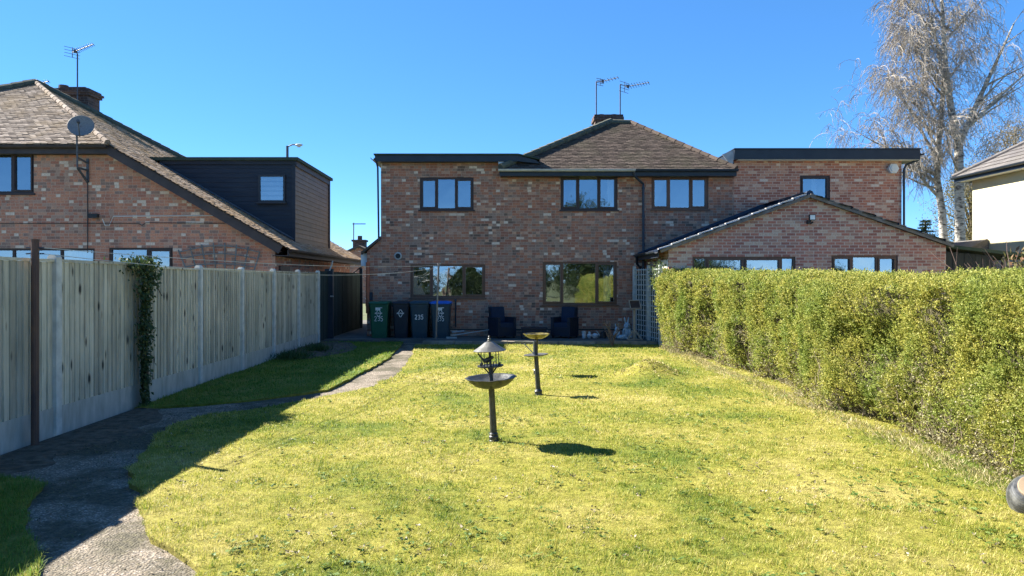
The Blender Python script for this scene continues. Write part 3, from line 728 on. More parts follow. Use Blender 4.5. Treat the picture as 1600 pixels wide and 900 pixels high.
mb = MB(); a = Vector((-9.66,18.27,4.88)); b = Vector((-5.45,18.27,2.44)); mb.bar(a, b, .04, .26, up=(0,-1,0)) if False else mb.bar(a, b, .05, .24)
mb.bar(a+Vector((0,.1,-.06)), b+Vector((0,.1,-.06)), .18, .02); mb.build('bargeboard', M_fascia_left, NB)
mb = MB(); mb.box(-5.30,-5.27,18.3,28,2.28,2.43); mb.box(-5.66,-5.3,18.3,28,2.28,2.3); gutter(mb, (-5.2,18.25,2.43), (-5.2,28.1,2.43), .055)
mb.tube([(-5.2,27.9,2.38),(-5.3,27.9,2.2),(-5.58,27.9,2.0),(-5.58,27.9,.1)], .035, 6); mb.build('gutter', M_fascia_left, NB)
mb = MB(); p = Vector((-5.63,18.9,0)); mb.box(-5.655,-5.60,18.75,19.6,0,2.05); mb.build('door', M_upvc_dark, NB)
# chimney
mb = MB(); cy = 24.5; cx = -14.1
mb.box(cx-.62,cx+.62,cy-.35,cy+.35,6.6,7.72); mb.box(cx-.68,cx+.68,cy-.41,cy+.41,7.72,7.80); mb.box(cx-.72,cx+.72,cy-.45,cy+.45,7.80,7.87); mb.box(cx-.66,cx+.66,cy-.39,cy+.39,7.87,7.94); mb.box(cx-.3,cx+.5,cy-.3,cy+.3,7.94,8.0)
mb.tube([(cx-.38,cy,7.9),(cx-.38,cy,8.12)],[.17,.15],10); mb.build('chimney', M_chim, nr)
mb = MB(); mb.box(cx-.66,cx+.66,cy-.39,cy+.39,6.9,7.25); mb.build('chimney_flashing', M_lead, nr)
# dormer
DX0, DX1, DY0, DY1, DZ = -9.35, -5.74, 20.5, 24.5, 4.98
def nz_roof(x_): return 2.455+(-5.22-x_)*.5766
mb = MB(); z = 2.7; k = 0
while z < DZ:
    z1_ = min(z+.13, DZ); xa = max(DX0, -5.22-(z1_-2.455)/.5766-.1)
    mb.mesh([(xa,DY0-.012,z),(DX1,DY0-.012,z),(DX1,DY0,z1_),(xa,DY0,z1_),(xa,DY0+.03,z),(DX1,DY0+.03,z)], [(0,1,2,3),(0,4,5,1)]); z += .13
mb.box(DX1-.07,DX1+.03,DY0-.04,DY0-.014,2.75,DZ); mb.box(DX0-.1,DX1+.04,DY0-.05,DY0-.014,DZ-.10,DZ)
dm = mb.build('dormer', pm('black_cladding', (.014,.018,.028), (.024,.03,.042), 4, .55, stretch=(.4,1,3)), NB)
mb = MB(); z = 2.62; 
while z < DZ-.12:
    mb.mesh([(DX1+.014,DY0+.0,z),(DX1+.014,DY1,z),(DX1,DY1,z+.13),(DX1,DY0,z+.13),(DX1-.03,DY0,z),(DX1-.03,DY1,z)], [(0,1,2,3),(0,4,5,1)]); z += .13
mb.build('dormer_side', pm('brown_cladding', (.20,.135,.095), (.155,.105,.075), 5, .6, rnd=.15), dm)
mb = MB(); mb.box(DX1-.02,DX1+.05,DY0,DY1,DZ-.14,DZ); mb.box(DX1+.0,DX1+.05,DY1-.05,DY1+.05,2.6,DZ); mb.face([(DX0,DY1,4.8),(DX1,DY1,2.6),(DX1,DY1,DZ),(DX0,DY1,DZ)]); mb.build('dormer_trim', M_gutter_grey if False else M_fascia_left, dm)
mb = MB(); mb.box(DX0-.6,DX1+.12,DY0-.12,DY1+.12,DZ+.002,DZ+.09); mb.build('dormer_roof', M_felt, dm)
mb = MB(); a = Vector((DX0-.05,DY0-.05,nz_roof(DX0)+.06)); b = Vector((DX1,DY0-.05,nz_roof(DX1)+.06)); mb.bar(a,b,.12,.03); mb.build('dormer_flashing', pm('flashing_dark', (.06,.075,.10), (.10,.11,.13), 5, .5), dm)
q = DY0-.02
window(NB, WX(404,q), WX(446,q), WZ(316,q), WZ(273,q), DY0-.09, [], M_upvc_grey, M_glass, (), room=False, name='dormer_window')
mb = MB(); mb.box(WX(404,q)+.05, WX(446,q)-.05, DY0-.008, DY0-.004, WZ(316,q)+.05, WZ(273,q)-.05)
mb.build('dormer_blind', pm('blind_grey', (.42,.45,.46), None, 3, .8), NB)
# wall fittings
mb = MB()
p0 = wpt(137,266,NY-.03); mb.tube([p0, wpt(137,395,NY-.03)], .012, 5)
mb.tube([wpt(0,349,NY-.015), wpt(215,349,NY-.015), wpt(222,352,NY-.015), wpt(228,348,NY-.015), wpt(352,349,NY-.015)], .010, 4)
mb.build('cable', M_dark, NB)
mb = MB(); mb.tube([wpt(160,342,NY-.015), wpt(164,352,NY-.015), wpt(171,352,NY-.015), wpt(177,338,NY-.015), wpt(338,337,NY-.015)], .010, 4); mb.build('cable', M_white, NB)
mb = MB(); p = wpt(150,338,NY); mb.box(p.x-.11,p.x+.11,NY-.16,NY-.05,p.z-.05,p.z+.05); mb.box(p.x-.02,p.x+.08,NY-.05,NY,p.z-.03,p.z+.03); mb.build('floodlight', M_dark, NB)
# satellite dish on its bracket
sdh = thing('satellite_dish', 'grey mesh satellite dish on bracket pole at the neighbour eaves', 'satellite dish', (WX(120,17.9), 17.9, 4.0))
mb = MB(); p0 = wpt(122,266,NY-.02); pt = Vector((wpt(121,240,18.0).x, 18.0, WZ(262,18.0))); tp = Vector((wpt(120,212,17.95).x,17.95,WZ(205,17.95)))
mb.tube([pt, tp], .022, 6); b1 = wpt(137,285,NY-.02)
mb.bar(pt, wpt(137,266,NY-.02), .04,.04); mb.bar(Vector((pt.x,18.0,pt.z+.25)), wpt(137,255,NY-.02), .03,.03); mb.bar(pt, b1, .04,.04); mb.bar(wpt(137,248,NY-.02), b1, .06,.03)
mb.build('bracket', M_metal, sdh)
mb = MB(); cen = wpt(127,198,17.85); face = Matrix.Translation(cen) @ Vector((.35,-1,.45)).to_track_quat('Z','Y').to_matrix().to_4x4()
mb.lathe([(.001,0),(.09,.006),(.18,.022),(.25,.042),(.285,.054),(.29,.05),(.25,.036),(.18,.014),(.09,-.002),(.001,-.008)], 28, M=face); mb.build('dish', pm('dish_mesh', (.19,.195,.20), (.14,.145,.15), 30, .6), sdh, True)
mb = MB(); f3 = face.to_3x3(); lnb = cen+f3 @ Vector((0,-.1,.40)); mb.tube([cen+f3 @ Vector((0,-.32,.05)), lnb], .014, 5); mb.tube([lnb, lnb-f3 @ Vector((0,-.02,.1))], .04, 8); mb.tube([tp, cen], .02, 5); mb.build('receiver_arm', M_metal, sdh)
yagi('television_aerial', 'tall masted television aerial with box reflector above the neighbour chimney on the left', (WX(121,24.0),24.0,7.0), (WX(121,24.0),24.0,WZ(84,24.0)), wpt(113,82,24.0), wpt(146,69,23.2), 12, .16, .30)
yagi('television_aerial', 'small television aerial just showing over the neighbour roof peak', (WX(57,25.5),25.5,7.0), (WX(57,25.5),25.5,WZ(131,25.5)), wpt(55,132,25.5), wpt(76,127,24.8), 7, .16, .18)
# fan trellis against the neighbour wall
tr = thing('fan_trellis', 'weathered fan shaped wooden trellis on the neighbour brick wall', 'trellis', (WX(342,NY-.1), NY-.1, 0))
mb = MB(); y = NY-.06
for i in range(8):
    t = i/7; top = wpt(280+125*t, 394-10*math.sin(math.pi*t)-(0 if t < .9 else -3), y); bot = wpt(305+82*t, 455, y); mb.bar(bot, top+(top-bot)*.06, .028, .02, up=(0,1,0))
for (x0, x1, yb, cv) in ((280,405,394,10),(284,400,404,8),(290,396,417,5),(296,392,430,3)):
    pr = None
    for i in range(11):
        t = i/10; q = wpt(x0+(x1-x0)*t, yb-cv*math.sin(math.pi*t), y-.022)
        if pr is not None: mb.bar(pr, q, .025, .018, up=(0,1,0))
        pr = q
mb.build('lattice', pm('old_timber', (.20,.21,.20), (.12,.125,.12), 8, .85, stretch=(1,1,.3)), tr)

# street lamp, distant house, right-hand house
sl = thing('street_lamp', 'grey street lamp on tall column showing above the black dormer', 'street lamp', (WX(449,40), 40, 0))
mb = MB(); zt = WZ(228,40); mb.tube([(WX(449,40),40,0),(WX(449,40),40,zt)], [.1,.07], 8); pr = [Vector((WX(449,40),40,zt-.05)), Vector((WX(456,40),40,zt+.06)), Vector((WX(464,40),40,zt+.08))]; mb.tube(pr, .035, 6); mb.build('column', M_metal, sl)
mb = MB(); q = Vector((WX(467,40),40,zt+.05)); mb.ell(q,.22,.13,.07,10,6); mb.tube([q,q-Vector((0,0,.12))],[.12,.08],8); mb.build('lantern', M_gutter_grey, sl)
DH = thing('distant_house', 'distant low house with one small chimney between the two brick houses', 'house', (-11, 60, 0))
mb = MB(); mb.wall([(-15,-.1),(-8.5,-.1),(-8.5,3.0),(-11.6,4.4),(-15,3.0)], [], 60); mb.box(-14.9,-8.6,60.01,68,-.1,3.0); mb.build('wall', M_brick_left, DH)
mb = MB(); mb.prism([(-15.3,2.9),(-11.6,4.6),(-8.2,2.9),(-8.2,2.75),(-11.6,4.42),(-15.3,2.75)], 'y', 59.8, 68.2); mb.build('roof', M_tile_main, DH)
mb = MB(); mb.box(-12.5,-11.5,62,63,3.5,5.0); mb.box(-12.6,-11.4,61.9,63.1,5.0,5.15); mb.tube([(-12,62.5,5.1),(-12,62.5,5.5)],.2,8); mb.build('chimney', M_chim, DH)
mb = MB(); mb.tube([(-12.5,62.4,5),(-12.5,62.4,6.6)],.05,5); mb.tube([(-12.6,62.4,6.5),(-11.5,62.4,6.5)],.04,5); mb.build('aerial', M_metal, DH)

CH = thing('cream_house', 'cream rendered house with grey tiled roof at the right edge', 'house', (15, 18, 0))
M_render = pm('cream_render', (.56,.50,.31), (.53,.47,.29), 2, .85, bump=.1)
x0 = 14.75; y1 = 23.3; eb = 4.86
mb = MB(); mb.box(x0, x0+9, 13.5, y1, -.02, eb); mb.build('wall', M_render, CH)
ex = 14.38; ey = y1+.4; k_ = .62; rz = eb+k_*5
mb = MB(); tiles(mb, [(ex,13.0,eb+.1),(ex,ey,eb+.1),(ex+5,ey-5,rz+.1),(ex+5,13.0,rz+.1)], None, .3, .30, .028, .003)
mb.face([(ex,ey,eb+.1),(ex+10,ey,eb+.1),(ex+5,ey-5,rz+.1)], .4); mb.face([(ex+10,ey,eb+.1),(ex+10,13,eb+.1),(ex+5,13,rz+.1),(ex+5,ey-5,rz+.1)], .4)
cr_ = mb.build('roof', M_tile_grey, CH)
mb = MB(); hip_tiles(mb, (ex,ey,eb+.12), (ex+5,ey-5,rz+.12), .09); mb.build('ridge', M_tile_grey, cr_)
mb = MB(); mb.box(ex+.03,ex+.06,13,ey,eb-.06,eb+.10); mb.box(ex+.03,ex+3,ey-.06,ey-.03,eb-.06,eb+.10); gutter(mb, (ex-.03,13,eb+.09), (ex-.03,ey,eb+.09), .06); mb.build('fascia', M_fascia, CH)
mb = MB(); mb.box(ex+.06,x0,13,ey-.06,eb-.05,eb-.03); mb.build('soffit', M_white, CH)
mb = MB(); mb.prism([(13.9,2.55),(14.7,2.95),(14.74,2.9),(14.74,2.5)], 'y', 22.5, 25.5); mb.build('porch_roof', M_tile_grey, CH)
# dark timber lean-to beside the extension
LT = thing('timber_store', 'low black boarded lean-to store beside the gabled extension', 'shed', (11.5, 18.7, 0))
ly = 18.65; M_bb = pm('black_boards', (.012,.017,.02), (.02,.026,.03), 5, .7, stretch=(3,1,.3), rnd=.2)
mb = MB(); xx = exr+.03
while xx < exr+1.3: mb.box(xx, xx+.14, ly+random.uniform(-.005,.005), ly+.02, 0, 2.42-(xx-exr)*.10); xx += .145
mb.build('boarding', M_bb, LT)
mb = MB(); mb.prism([(exr+.02,2.50),(exr+.02,2.58),(13.4,2.30),(13.4,2.22)], 'y', 18.45, 21.6); mb.build('roof', M_felt, LT)
for bx_ in ((12.5,12.56,18.55,18.61,0,2.3),(13.3,13.36,18.5,18.56,0,2.26)):
    mb = MB(); mb.box(*bx_); mb.build('post', M_fascia, LT)
mb = MB(); mb.box(exr+.05,13.3,21.4,21.45,0,2.3); mb.build('back_boarding', M_bb, LT)

# ---------------------------------------------------------------- boundary fence on the left
FN = thing('garden_fence', 'weathered closeboard timber fence with concrete posts along the left side', 'fence', (-4.78, 10, 0))
def wood_mat(name, a, b, dk):
    m, nt, bs = new_mat(name); co = COORD(nt, (7,7,.55))
    g = RAMP(nt, NOISE(nt, co, 3.2, 6, .65), [(.3, a), (.7, b)])
    g = MIX(nt, 1, g, MA(nt, 'MULTIPLY_ADD', RND(nt), .5, .72), 'MULTIPLY')
    g = MIX(nt, .8, g, RAMP(nt, NOISE(nt, COORD(nt), 1.3, 5, .65), [(.35, (.78,.8,.75)), (.65, (1.1,1.08,1.02))]), 'MULTIPLY')
    st = RAMP(nt, NOISE(nt, COORD(nt, (9,9,1.0)), 1.6, 4, .6), [(.52, 0), (.70, .6)])
    g = MIX(nt, st, g, dk)
    kn = ND(nt, 'TexVoronoi'); kn.inputs['Scale'].default_value = 1; nt.links.new(COORD(nt, (7,7,2.6)), kn.inputs['Vector'])
    g = MIX(nt, RAMP(nt, kn.outputs['Distance'], [(.08, .9), (.20, 0)]), g, (.03,.028,.025))
    nt.links.new(g, bs.inputs['Base Color']); bs.inputs['Roughness'].default_value = .9; bs.inputs['Specular IOR Level'].default_value = .15
    BUMP(nt, NOISE(nt, co, 8, 5), bs, .5, .008)
    return m
M_fence = wood_mat('fence_timber', (.47,.42,.335), (.62,.56,.46), (.25,.22,.175))
M_fence_d = wood_mat('fence_timber_shaded', (.03,.045,.045), (.05,.065,.06), (.02,.026,.026))  # darker copy of the fence timber, with shade put into its colour
M_postc = pm('post_concrete', (.62,.61,.56), (.46,.45,.41), 7, .9, bump=.15)
M_conc = pm('concrete', (.50,.47,.41), (.36,.34,.29), 5, .9, bump=.25, stretch=(1,2,.5))
PY = [2.3+1.9*i for i in range(10)]                    # post positions 2.3 .. 19.4
def ftop(y): return 1.86+.0*y+(.03 if y < 9 else 0)+ (y-12)*.004*(y > 12)
FX = -4.80; PX_ = -4.838
for i in range(len(PY)):
    y = PY[i]
    mb = MB(); h = ftop(y)+.05
    mb.box(FX-.075,FX+.024,y-.05,y+.05,-.05,h-.03); mb.prism([(FX-.075,h-.03),(FX+.024,h-.03),(FX+.0,h),(FX-.05,h)], 'y', y-.05, y+.05); mb.build('post', M_postc, FN)
    if i == len(PY)-1: break
    y1 = PY[i+1]; top = ftop((y+y1)/2)+random.uniform(-.012,.012); gb = .30
    mb = MB(); mb.box(PX_-.02,PX_+.03,y+.05,y1-.05,-.03,gb); mb.build('gravel_board', M_conc, FN)
    mb = MB(); yy = y+.055; nb = 18; bw = (y1-y-.11)/nb
    for j in range(nb):
        tw = random.uniform(-.002,.002); hh = top-.03+random.uniform(-.004,.004); a, b = yy+j*bw, yy+(j+1)*bw+.012
        mb.mesh([(PX_+.034+tw,a,gb-.002),(PX_+.018+tw,b,gb-.002),(PX_+.018-tw,b,hh),(PX_+.034-tw,a,hh),(PX_+.008,a,gb-.002),(PX_+.008,b,gb-.002),(PX_+.008,b,hh),(PX_+.008,a,hh)],
                [(0,1,2,3),(4,7,6,5),(0,4,5,1),(1,5,6,2),(2,6,7,3),(3,7,4,0)])
    pn = mb.build('panel', M_fence, FN)
    mb = MB(); mb.box(PX_-.02,PX_+.045,y+.052,y1-.052,top-.028,top); mb.build('capping', M_fence, pn)
# run beside the houses, coloured dark for the shade there, and its gate post
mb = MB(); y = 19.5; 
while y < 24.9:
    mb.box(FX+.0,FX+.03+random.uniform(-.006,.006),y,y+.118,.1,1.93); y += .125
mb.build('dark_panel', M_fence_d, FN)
for bx_ in ((FX-.06,FX+.16,20.3,20.42,-.02,2.0),(FX-.0,FX+.1,24.9,25.0,0,2.1)):
    mb = MB(); mb.box(*bx_); mb.build('gate_post', M_fascia, FN)
mb = MB(); p = Vector((FX+.12,20.28,2.05)); mb.tube([p+Vector((-.04,0,-.1)), p+Vector((.02,0,.06)), p+Vector((.05,-.02,.16))], .02, 5); mb.tube([(FX+.1,20.28,1.25),(FX+.19,20.26,1.25)],.02,5); mb.build('gate_latch', M_gutter_grey, FN)
# pier at the end of the side passage
pb = MB(); pb.box(-5.2,-3.6,29.3,29.35,0,1.95); e = thing('side_gate', 'dark brown gate closing the passage between the houses', 'gate', (-4.4,29.3,0)); pb.build('boarding', M_upvc_brown, e); 
for xa_ in (-5.3,-3.6):
    pb = MB(); pb.box(xa_,xa_+.1,29.25,29.4,0,2.05); pb.build('post', M_upvc_dark, e)

# ivy over one fence post
M_ivy = leaf_mat('ivy_leaf', [(.02,.045,.016), (.045,.075,.025), (.09,.11,.04)], .2)
n = 2600; zz = rng.random(n)**.8*1.9; hw = .06+.10*(zz > 1.55)*(zz-1.55)/.3+.05*vnoise(zz, zz*0, .2, 3)+.05*np.clip((zz-.4),0,1)
hw = hw*(.55+.75*vnoise(zz, zz*0, .33, 8))
Y = 9.9-.16+rng.normal(0, 1, n)*hw*.75; X = FX+.075+np.abs(rng.normal(0,.035,n))+.05*(zz > 1.6)
k = np.arange(n) >= n-520
zz[k] = 1.86+rng.normal(.03,.05,k.sum()); Y[k] = 9.74+rng.normal(0,.17,k.sum()); X[k] = FX+rng.normal(.02,.09,k.sum())
P = np.stack([X, Y, zz], 1); D = np.stack([rng.uniform(.1,.8,n), rng.normal(0,.7,n), rng.normal(-.5,.6,n)], 1)
iv = thing('ivy', 'dark green ivy climbing over one concrete post of the fence', 'ivy', (FX+.07, 9.75, 0))
np_mesh('leaves', leaf_quads(P, D, rng.uniform(.03,.065,n), rng.uniform(.028,.05,n), np.stack([np.ones(n), rng.normal(0,.6,n), rng.normal(.3,.6,n)],1)), 4, M_ivy, iv)
mb = MB()
for s in range(5):
    mb.tube([(FX+.07+.01*s, 9.74+.05*math.sin(s*2+q*.9)+.02*s, q*.19) for q in range(11)], [.012-.0006*q for q in range(11)], 5)
mb.tube([(FX+.06,9.95,1.8),(FX+.055,10.15,1.62),(FX+.055,10.35,1.45)], .006, 4)
mb.build('stems', pm('ivy_stem', (.09,.075,.055), None, 9, .9), iv)

# clothes posts and lines
cp = thing('clothes_post', 'rusty brown steel clothes post in front of the near fence panels', 'post', (-4.69, 7.45, 0))
mb = MB(); mb.tube([(-4.69,7.45,-.02),(-4.69,7.45,2.06)], .038, 12); mb.tube([(-4.69,7.45,2.06),(-4.69,7.45,2.075)], .042, 12); mb.build('tube', pm('rusty_steel', (.075,.045,.04), (.14,.075,.05), 5, .75, bump=.2, stretch=(2,2,.6)), cp)
mb = MB(); mb.tube([(-4.78,7.45,1.99),(-4.6,7.45,1.99)], .007, 5); mb.tube([(-4.78,7.45,1.93),(-4.6,7.45,1.93)], .007, 5); mb.build('hook', M_metal, cp)
c2 = thing('clothes_post', 'thin leaning pale metal clothes pole in front of the blue lidded bin', 'post', (-1.79, 19.6, 0))
p0 = wpt(681,529,19.6); p1 = wpt(685.5,411,19.5)
mb = MB(); mb.tube([p0, p1], .026, 10); mb.build('tube', pm('galvanised', (.30,.28,.25), (.16,.13,.12), 3, .5, .5, stretch=(1,1,.4)), c2)
mb = MB(); mb.tube([p1+Vector((-.1,0,-.07)), p1+Vector((.08,0,-.07))], .009, 5); mb.build('hook', M_metal, c2)
for lab, a, b, sg in (('upper pale clothes line sagging between the two clothes posts', (-4.62,7.45,1.99), p1+Vector((-.03,0,-.06)), .10), ('lower clothes line sagging between the two clothes posts', (-4.62,7.45,1.93), p1+Vector((-.03,0,-.13)), .20)):
    a = Vector(a); mb = MB(); mb.tube([a.lerp(b, i/24)-Vector((0,0,sg*4*(i/24)*(1-i/24))) for i in range(25)], .0045, 4)
    tag(mb.build('clothes_line', pm('line_'+lab[:5], (.5,.5,.48), None, 3, .7)), lab, 'clothes line', 'clothes lines')

# low plants by the fence and soil bed
mb = MB(); nx = 26; ny = 30; V = []
m_ = MB()
for j in range(ny):
    for i in range(nx):
        u, v = i/(nx-1), j/(ny-1); xx = -4.74+1.15*u*(.6+.5*math.sin(v*math.pi)); yy = 15.4+4.2*v; V.append((xx, yy, .045+.05*math.sin(math.pi*v)*(1-u)+.03*random.random()*(u < .97)))
m_.v = V; m_.f = [(j*nx+i, j*nx+i+1, (j+1)*nx+i+1, (j+1)*nx+i) for j in range(ny-1) for i in range(nx-1)]; m_.r = [.5]*len(m_.f)
kind(m_.build('soil_bed', M_earth), 'structure')
def tuft(label, c, n, hh, spread, mat):
    t = thing('grassy_plant', label, 'plant', c, 'green tufts at the fence foot')
    a = rng.uniform(0, 6.28, n); l = rng.uniform(.1, 1.0, n)
    D = np.stack([np.cos(a)*np.sin(l), np.sin(a)*np.sin(l), np.cos(l)], 1); P = np.array(c)+np.stack([rng.normal(0,spread,n), rng.normal(0,spread,n), rng.uniform(0,.03,n)], 1)
    np_mesh('leaves', leaf_quads(P, D, rng.uniform(hh*.5,hh,n), .011), 4, mat, t)
M_tuft = leaf_mat('tuft_leaf', [(.03,.07,.02), (.05,.10,.03), (.08,.13,.05)], .3)
tuft('wide low clump of green bulb leaves nearest the third fence panel', (-4.35,15.4,.03), 700, .24, .17, M_tuft)
tuft('smaller taller clump of green leaves beside the soil bed', (-4.25,16.9,.03), 500, .28, .14, M_tuft)

# ---------------------------------------------------------------- bins
M_num = pm('white_marking', (.78,.78,.74), None, 20, .8)
DG = {'2': [(.08,.8),(.3,1),(.62,.98),(.8,.78),(.66,.5),(.3,.22),(.06,.02),(.5,.04),(.92,.0)], '3': [(.1,.92),(.5,1),(.82,.84),(.7,.62),(.38,.54),(.74,.46),(.88,.24),(.6,.02),(.1,.08)],
      '5': [(.88,1),(.2,.98),(.16,.58),(.55,.62),(.88,.42),(.8,.12),(.45,0),(.08,.1)]}
def stroke(mb, pts, wd, y):
    for a, b in zip(pts[:-1], pts[1:]): mb.bar((a[0],y,a[1]), (b[0],y,b[1]), .004, wd, up=(0,0,1)) if abs(b[0]-a[0]) > abs(b[1]-a[1])*.2 else mb.bar((a[0],y,a[1]-wd*.3), (b[0],y,b[1]+wd*.3), wd, .004, up=(0,1,0))
def digits(mb, s, x, z, cw, hh, y, wd):
    for i, c in enumerate(s):
        jx = random.uniform(-.006,.006); jz = random.uniform(-.008,.008)
        stroke(mb, [(x+i*cw*1.18+jx+p[0]*cw, z+jz+p[1]*hh) for p in DG[c]], wd, y)
def bin_(label, px0, px1, lid_mat, body_mat, deco, gy=20.35, hh=1.0, num=None, emblem=True, patch=False):
    xc = (WX(px0,gy)+WX(px1,gy))/2; wd = (WX(px1,gy)-WX(px0,gy)); z0 = .10
    t = thing('wheelie_bin', label, 'bin', (xc, gy, z0), 'wheelie bins in a row at the house corner')
    b = MB(); tw = wd*.47; bw_ = wd*.38; d = .68
    zs = [(0, bw_, 0.06, d-.10), (.12, bw_*1.03, .045, d-.05), (hh*.86, tw*.98, .0, d-.02), (hh*.86, tw*1.06, -.02, d), (hh*.93, tw*1.06, -.02, d)]
    vs_ = []
    for (z, hw, ya, yb) in zs:
        c_ = .035
        for (sx_, yy) in ((-hw+c_,ya),(hw-c_,ya),(hw,ya+c_),(hw,yb),(-hw,yb),(-hw,ya+c_)): vs_.append((xc+sx_, gy+yy, z0+z))
    fs = [(5,4,3,2,1,0)]
    for k in range(len(zs)-1):
        for i in range(6): fs.append((k*6+i, k*6+(i+1) % 6, (k+1)*6+(i+1) % 6, (k+1)*6+i))
    b.mesh(vs_, fs); b.tube([(xc-.2,gy+d+.03,z0+hh*.95),(xc+.2,gy+d+.03,z0+hh*.95)], .018, 8)
    b.build('body', body_mat, t)
    l = MB(); k = .5*wd*1.02; y0 = gy-.05; y1 = gy+d+.03
    prof = [(k, .93), (k*1.03, .945), (k*1.03, .965), (k*.94, .995), (k*.7, 1.01), (k*.68, 1.005)]
    vs_ = []; 
    for (q, z) in prof:
        s_ = q/k; ym = (y0+y1)/2; hd = (y1-y0)/2*s_
        for (ux, uy) in ((-1,-.86),(-.86,-1),(.86,-1),(1,-.86),(1,.9),(-1,.9)): vs_.append((xc+ux*q, ym+uy*hd, z0+z*hh))
    fs = [tuple(range(5,-1,-1)), tuple(range((len(prof)-1)*6, len(prof)*6))]
    for a in range(len(prof)-1):
        for i in range(6): fs.append((a*6+i, a*6+(i+1) % 6, (a+1)*6+(i+1) % 6, (a+1)*6+i))
    l.mesh(vs_, fs); l.build('lid', lid_mat, t)
    for s_ in (-1, 1):
        w_ = MB(); Mw = Matrix.Translation((xc+s_*wd*.36, gy+d-.06, z0+.10)) @ Matrix.Rotation(R(90),4,'Y'); w_.lathe([(.04,-.03),(.10,-.025),(.10,.025),(.04,.03)], 16, M=Mw); w_.build('wheel', M_dark, t)
    mk = MB(); yf = gy-.006
    def fy(z): return gy+.045*(1-(z-.12)/(hh*.86-.12))-.004
    if num: 
        zc, hgt, cw, st = num; digits(mk, '235', xc-cw*1.68, z0+zc, cw, hgt, fy(zc+hgt/2)-.004, st)
    if emblem:
        zc = hh*.68; ye = fy(zc)-.004; e = .085
        stroke(mk, [(xc-e*.1,z0+zc+e*1.2),(xc-e*.6,z0+zc+e*.4),(xc-e*.55,z0+zc-e*.4),(xc-e*.1,z0+zc-e*1.2)], .017, ye)
        stroke(mk, [(xc+e*.1,z0+zc+e*1.2),(xc+e*.6,z0+zc+e*.4),(xc+e*.55,z0+zc-e*.4),(xc+e*.1,z0+zc-e*1.2)], .017, ye)
        for i in range(5): stroke(mk, [(xc-e*1.1+e*.5*i,z0+zc-.016),(xc-e*.95+e*.5*i,z0+zc+.02)], .022, ye-.002)
    if patch: 
        zp = hh*.80; yp = fy(zp)-.005; mk.box(xc-.085, xc+.05, yp-.003, yp, z0+zp-.04, z0+zp+.04); mk.box(xc+.03, xc+.10, yp-.003, yp+.0005, z0+zp+.022, z0+zp+.045)
    mk.build('marking', M_num, t)
M_bgreen = pm('bin_green', (.012,.085,.045), (.016,.10,.055), 5, .45); M_bblack = pm('bin_black', (.012,.017,.026), (.018,.024,.034), 5, .45)
M_bslate = pm('bin_slate', (.02,.045,.06), (.026,.055,.07), 5, .45); M_bblue = pm('bin_blue_lid', (.01,.10,.45), (.012,.12,.5), 5, .4)
bin_('green wheelie bin with white 235 and emblem at the house corner', 576, 607, M_bgreen, M_bgreen, 0, num=(.47,.13,.07,.016), patch=True)
bin_('narrow black wheelie bin with only a white emblem', 612.5, 639, M_bblack, M_bblack, 0)
bin_('dark slate wheelie bin with bold white 235 and no emblem', 639.5, 670, M_bslate, M_bslate, 0, num=(.52,.12,.066,.026), emblem=False)
bin_('dark wheelie bin with bright blue lid behind the thin pole', 672, 704, M_bblue, M_bslate, 0, num=(.47,.13,.06,.015), patch=True)
# broom lying on the patio
br = thing('broom', 'long handled broom lying on the patio between bins and chair', 'broom', (-1.2,20.3,.1))
mb = MB(); a = wpt(708,524,20.2); b = wpt(772,514,20.55); mb.tube([a,b], .014, 6); mb.build('handle', pm('broom_handle', (.42,.43,.42), None, 4, .6), br)
mb = MB(); mb.box(a.x-.18,a.x+.10,a.y-.04,a.y+.03,.102,.15); mb.build('head', pm('broom_head', (.35,.36,.34), None, 9, .9), br)
mb = MB(); a = wpt(706,519,20.75); mb.tube([a, a+Vector((.34,.1,.03))], .02, 6); tag(mb.build('offcut_pipe', M_gutter_grey), 'short pale pipe lying by the wall behind the broom', 'pipe')

# ---------------------------------------------------------------- patio furniture
M_ratt = pm('navy_rattan', (.008,.012,.022), (.013,.018,.032), 40, .6, bump=.6); M_cush = pm('navy_cushion', (.010,.020,.045), (.013,.024,.052), 8, .9)
def rattan_chair(loc, rot, label):
    t = thing('rattan_armchair', label, 'armchair', (0,0,0), 'dark armchairs on the patio')
    m = MB(); m.box(-.33,.33,-.33,.30,.06,.30); m.build('base', M_ratt, t)
    m = MB(); Mr = Matrix.Translation((0,.30,.25)) @ Matrix.Rotation(R(-9),4,'X'); m.box(-.30,.30,-.05,.05,0,.60,None,Mr); m.build('backrest', M_ratt, t)
    for s in (-1,1):
        m = MB(); m.box(s*.345-.055,s*.345+.055,-.34,.30,.06,.54); m.box(s*.345-.065,s*.345+.065,-.35,.31,.54,.57); m.build('armrest', M_ratt, t)
        for yy in (-.29,.27):
            m = MB(); m.box(s*.33-.03,s*.33+.03,yy-.03,yy+.03,0,.06); m.build('leg', M_ratt, t)
    m = MB(); m.box(-.28,.28,-.33,.24,.302,.42); m.build('seat_cushion', M_cush, t)
    m = MB(); Mr = Matrix.Translation((0,.23,.42)) @ Matrix.Rotation(R(-9),4,'X'); m.box(-.275,.275,-.055,.055,0,.42,None,Mr); m.build('back_cushion', M_cush, t)
    t.location = loc; t.rotation_euler = (0,0,rot); t.scale = (.74,.8,1); return t
c1 = rattan_chair((WX(784,20.45),20.5,.10), R(33), 'dark navy rattan armchair left of the small table, nearer the bins')
c2_ = copy_tree(c1); c2_.location = (WX(883,20.45),20.5,.10); c2_.rotation_euler = (0,0,R(-33)); c2_['label'] = 'dark navy rattan armchair right of the small table, below the wide window'
tb = thing('patio_table', 'low dark rattan table between the two navy armchairs', 'table', (WX(835,20.2),20.2,.1))
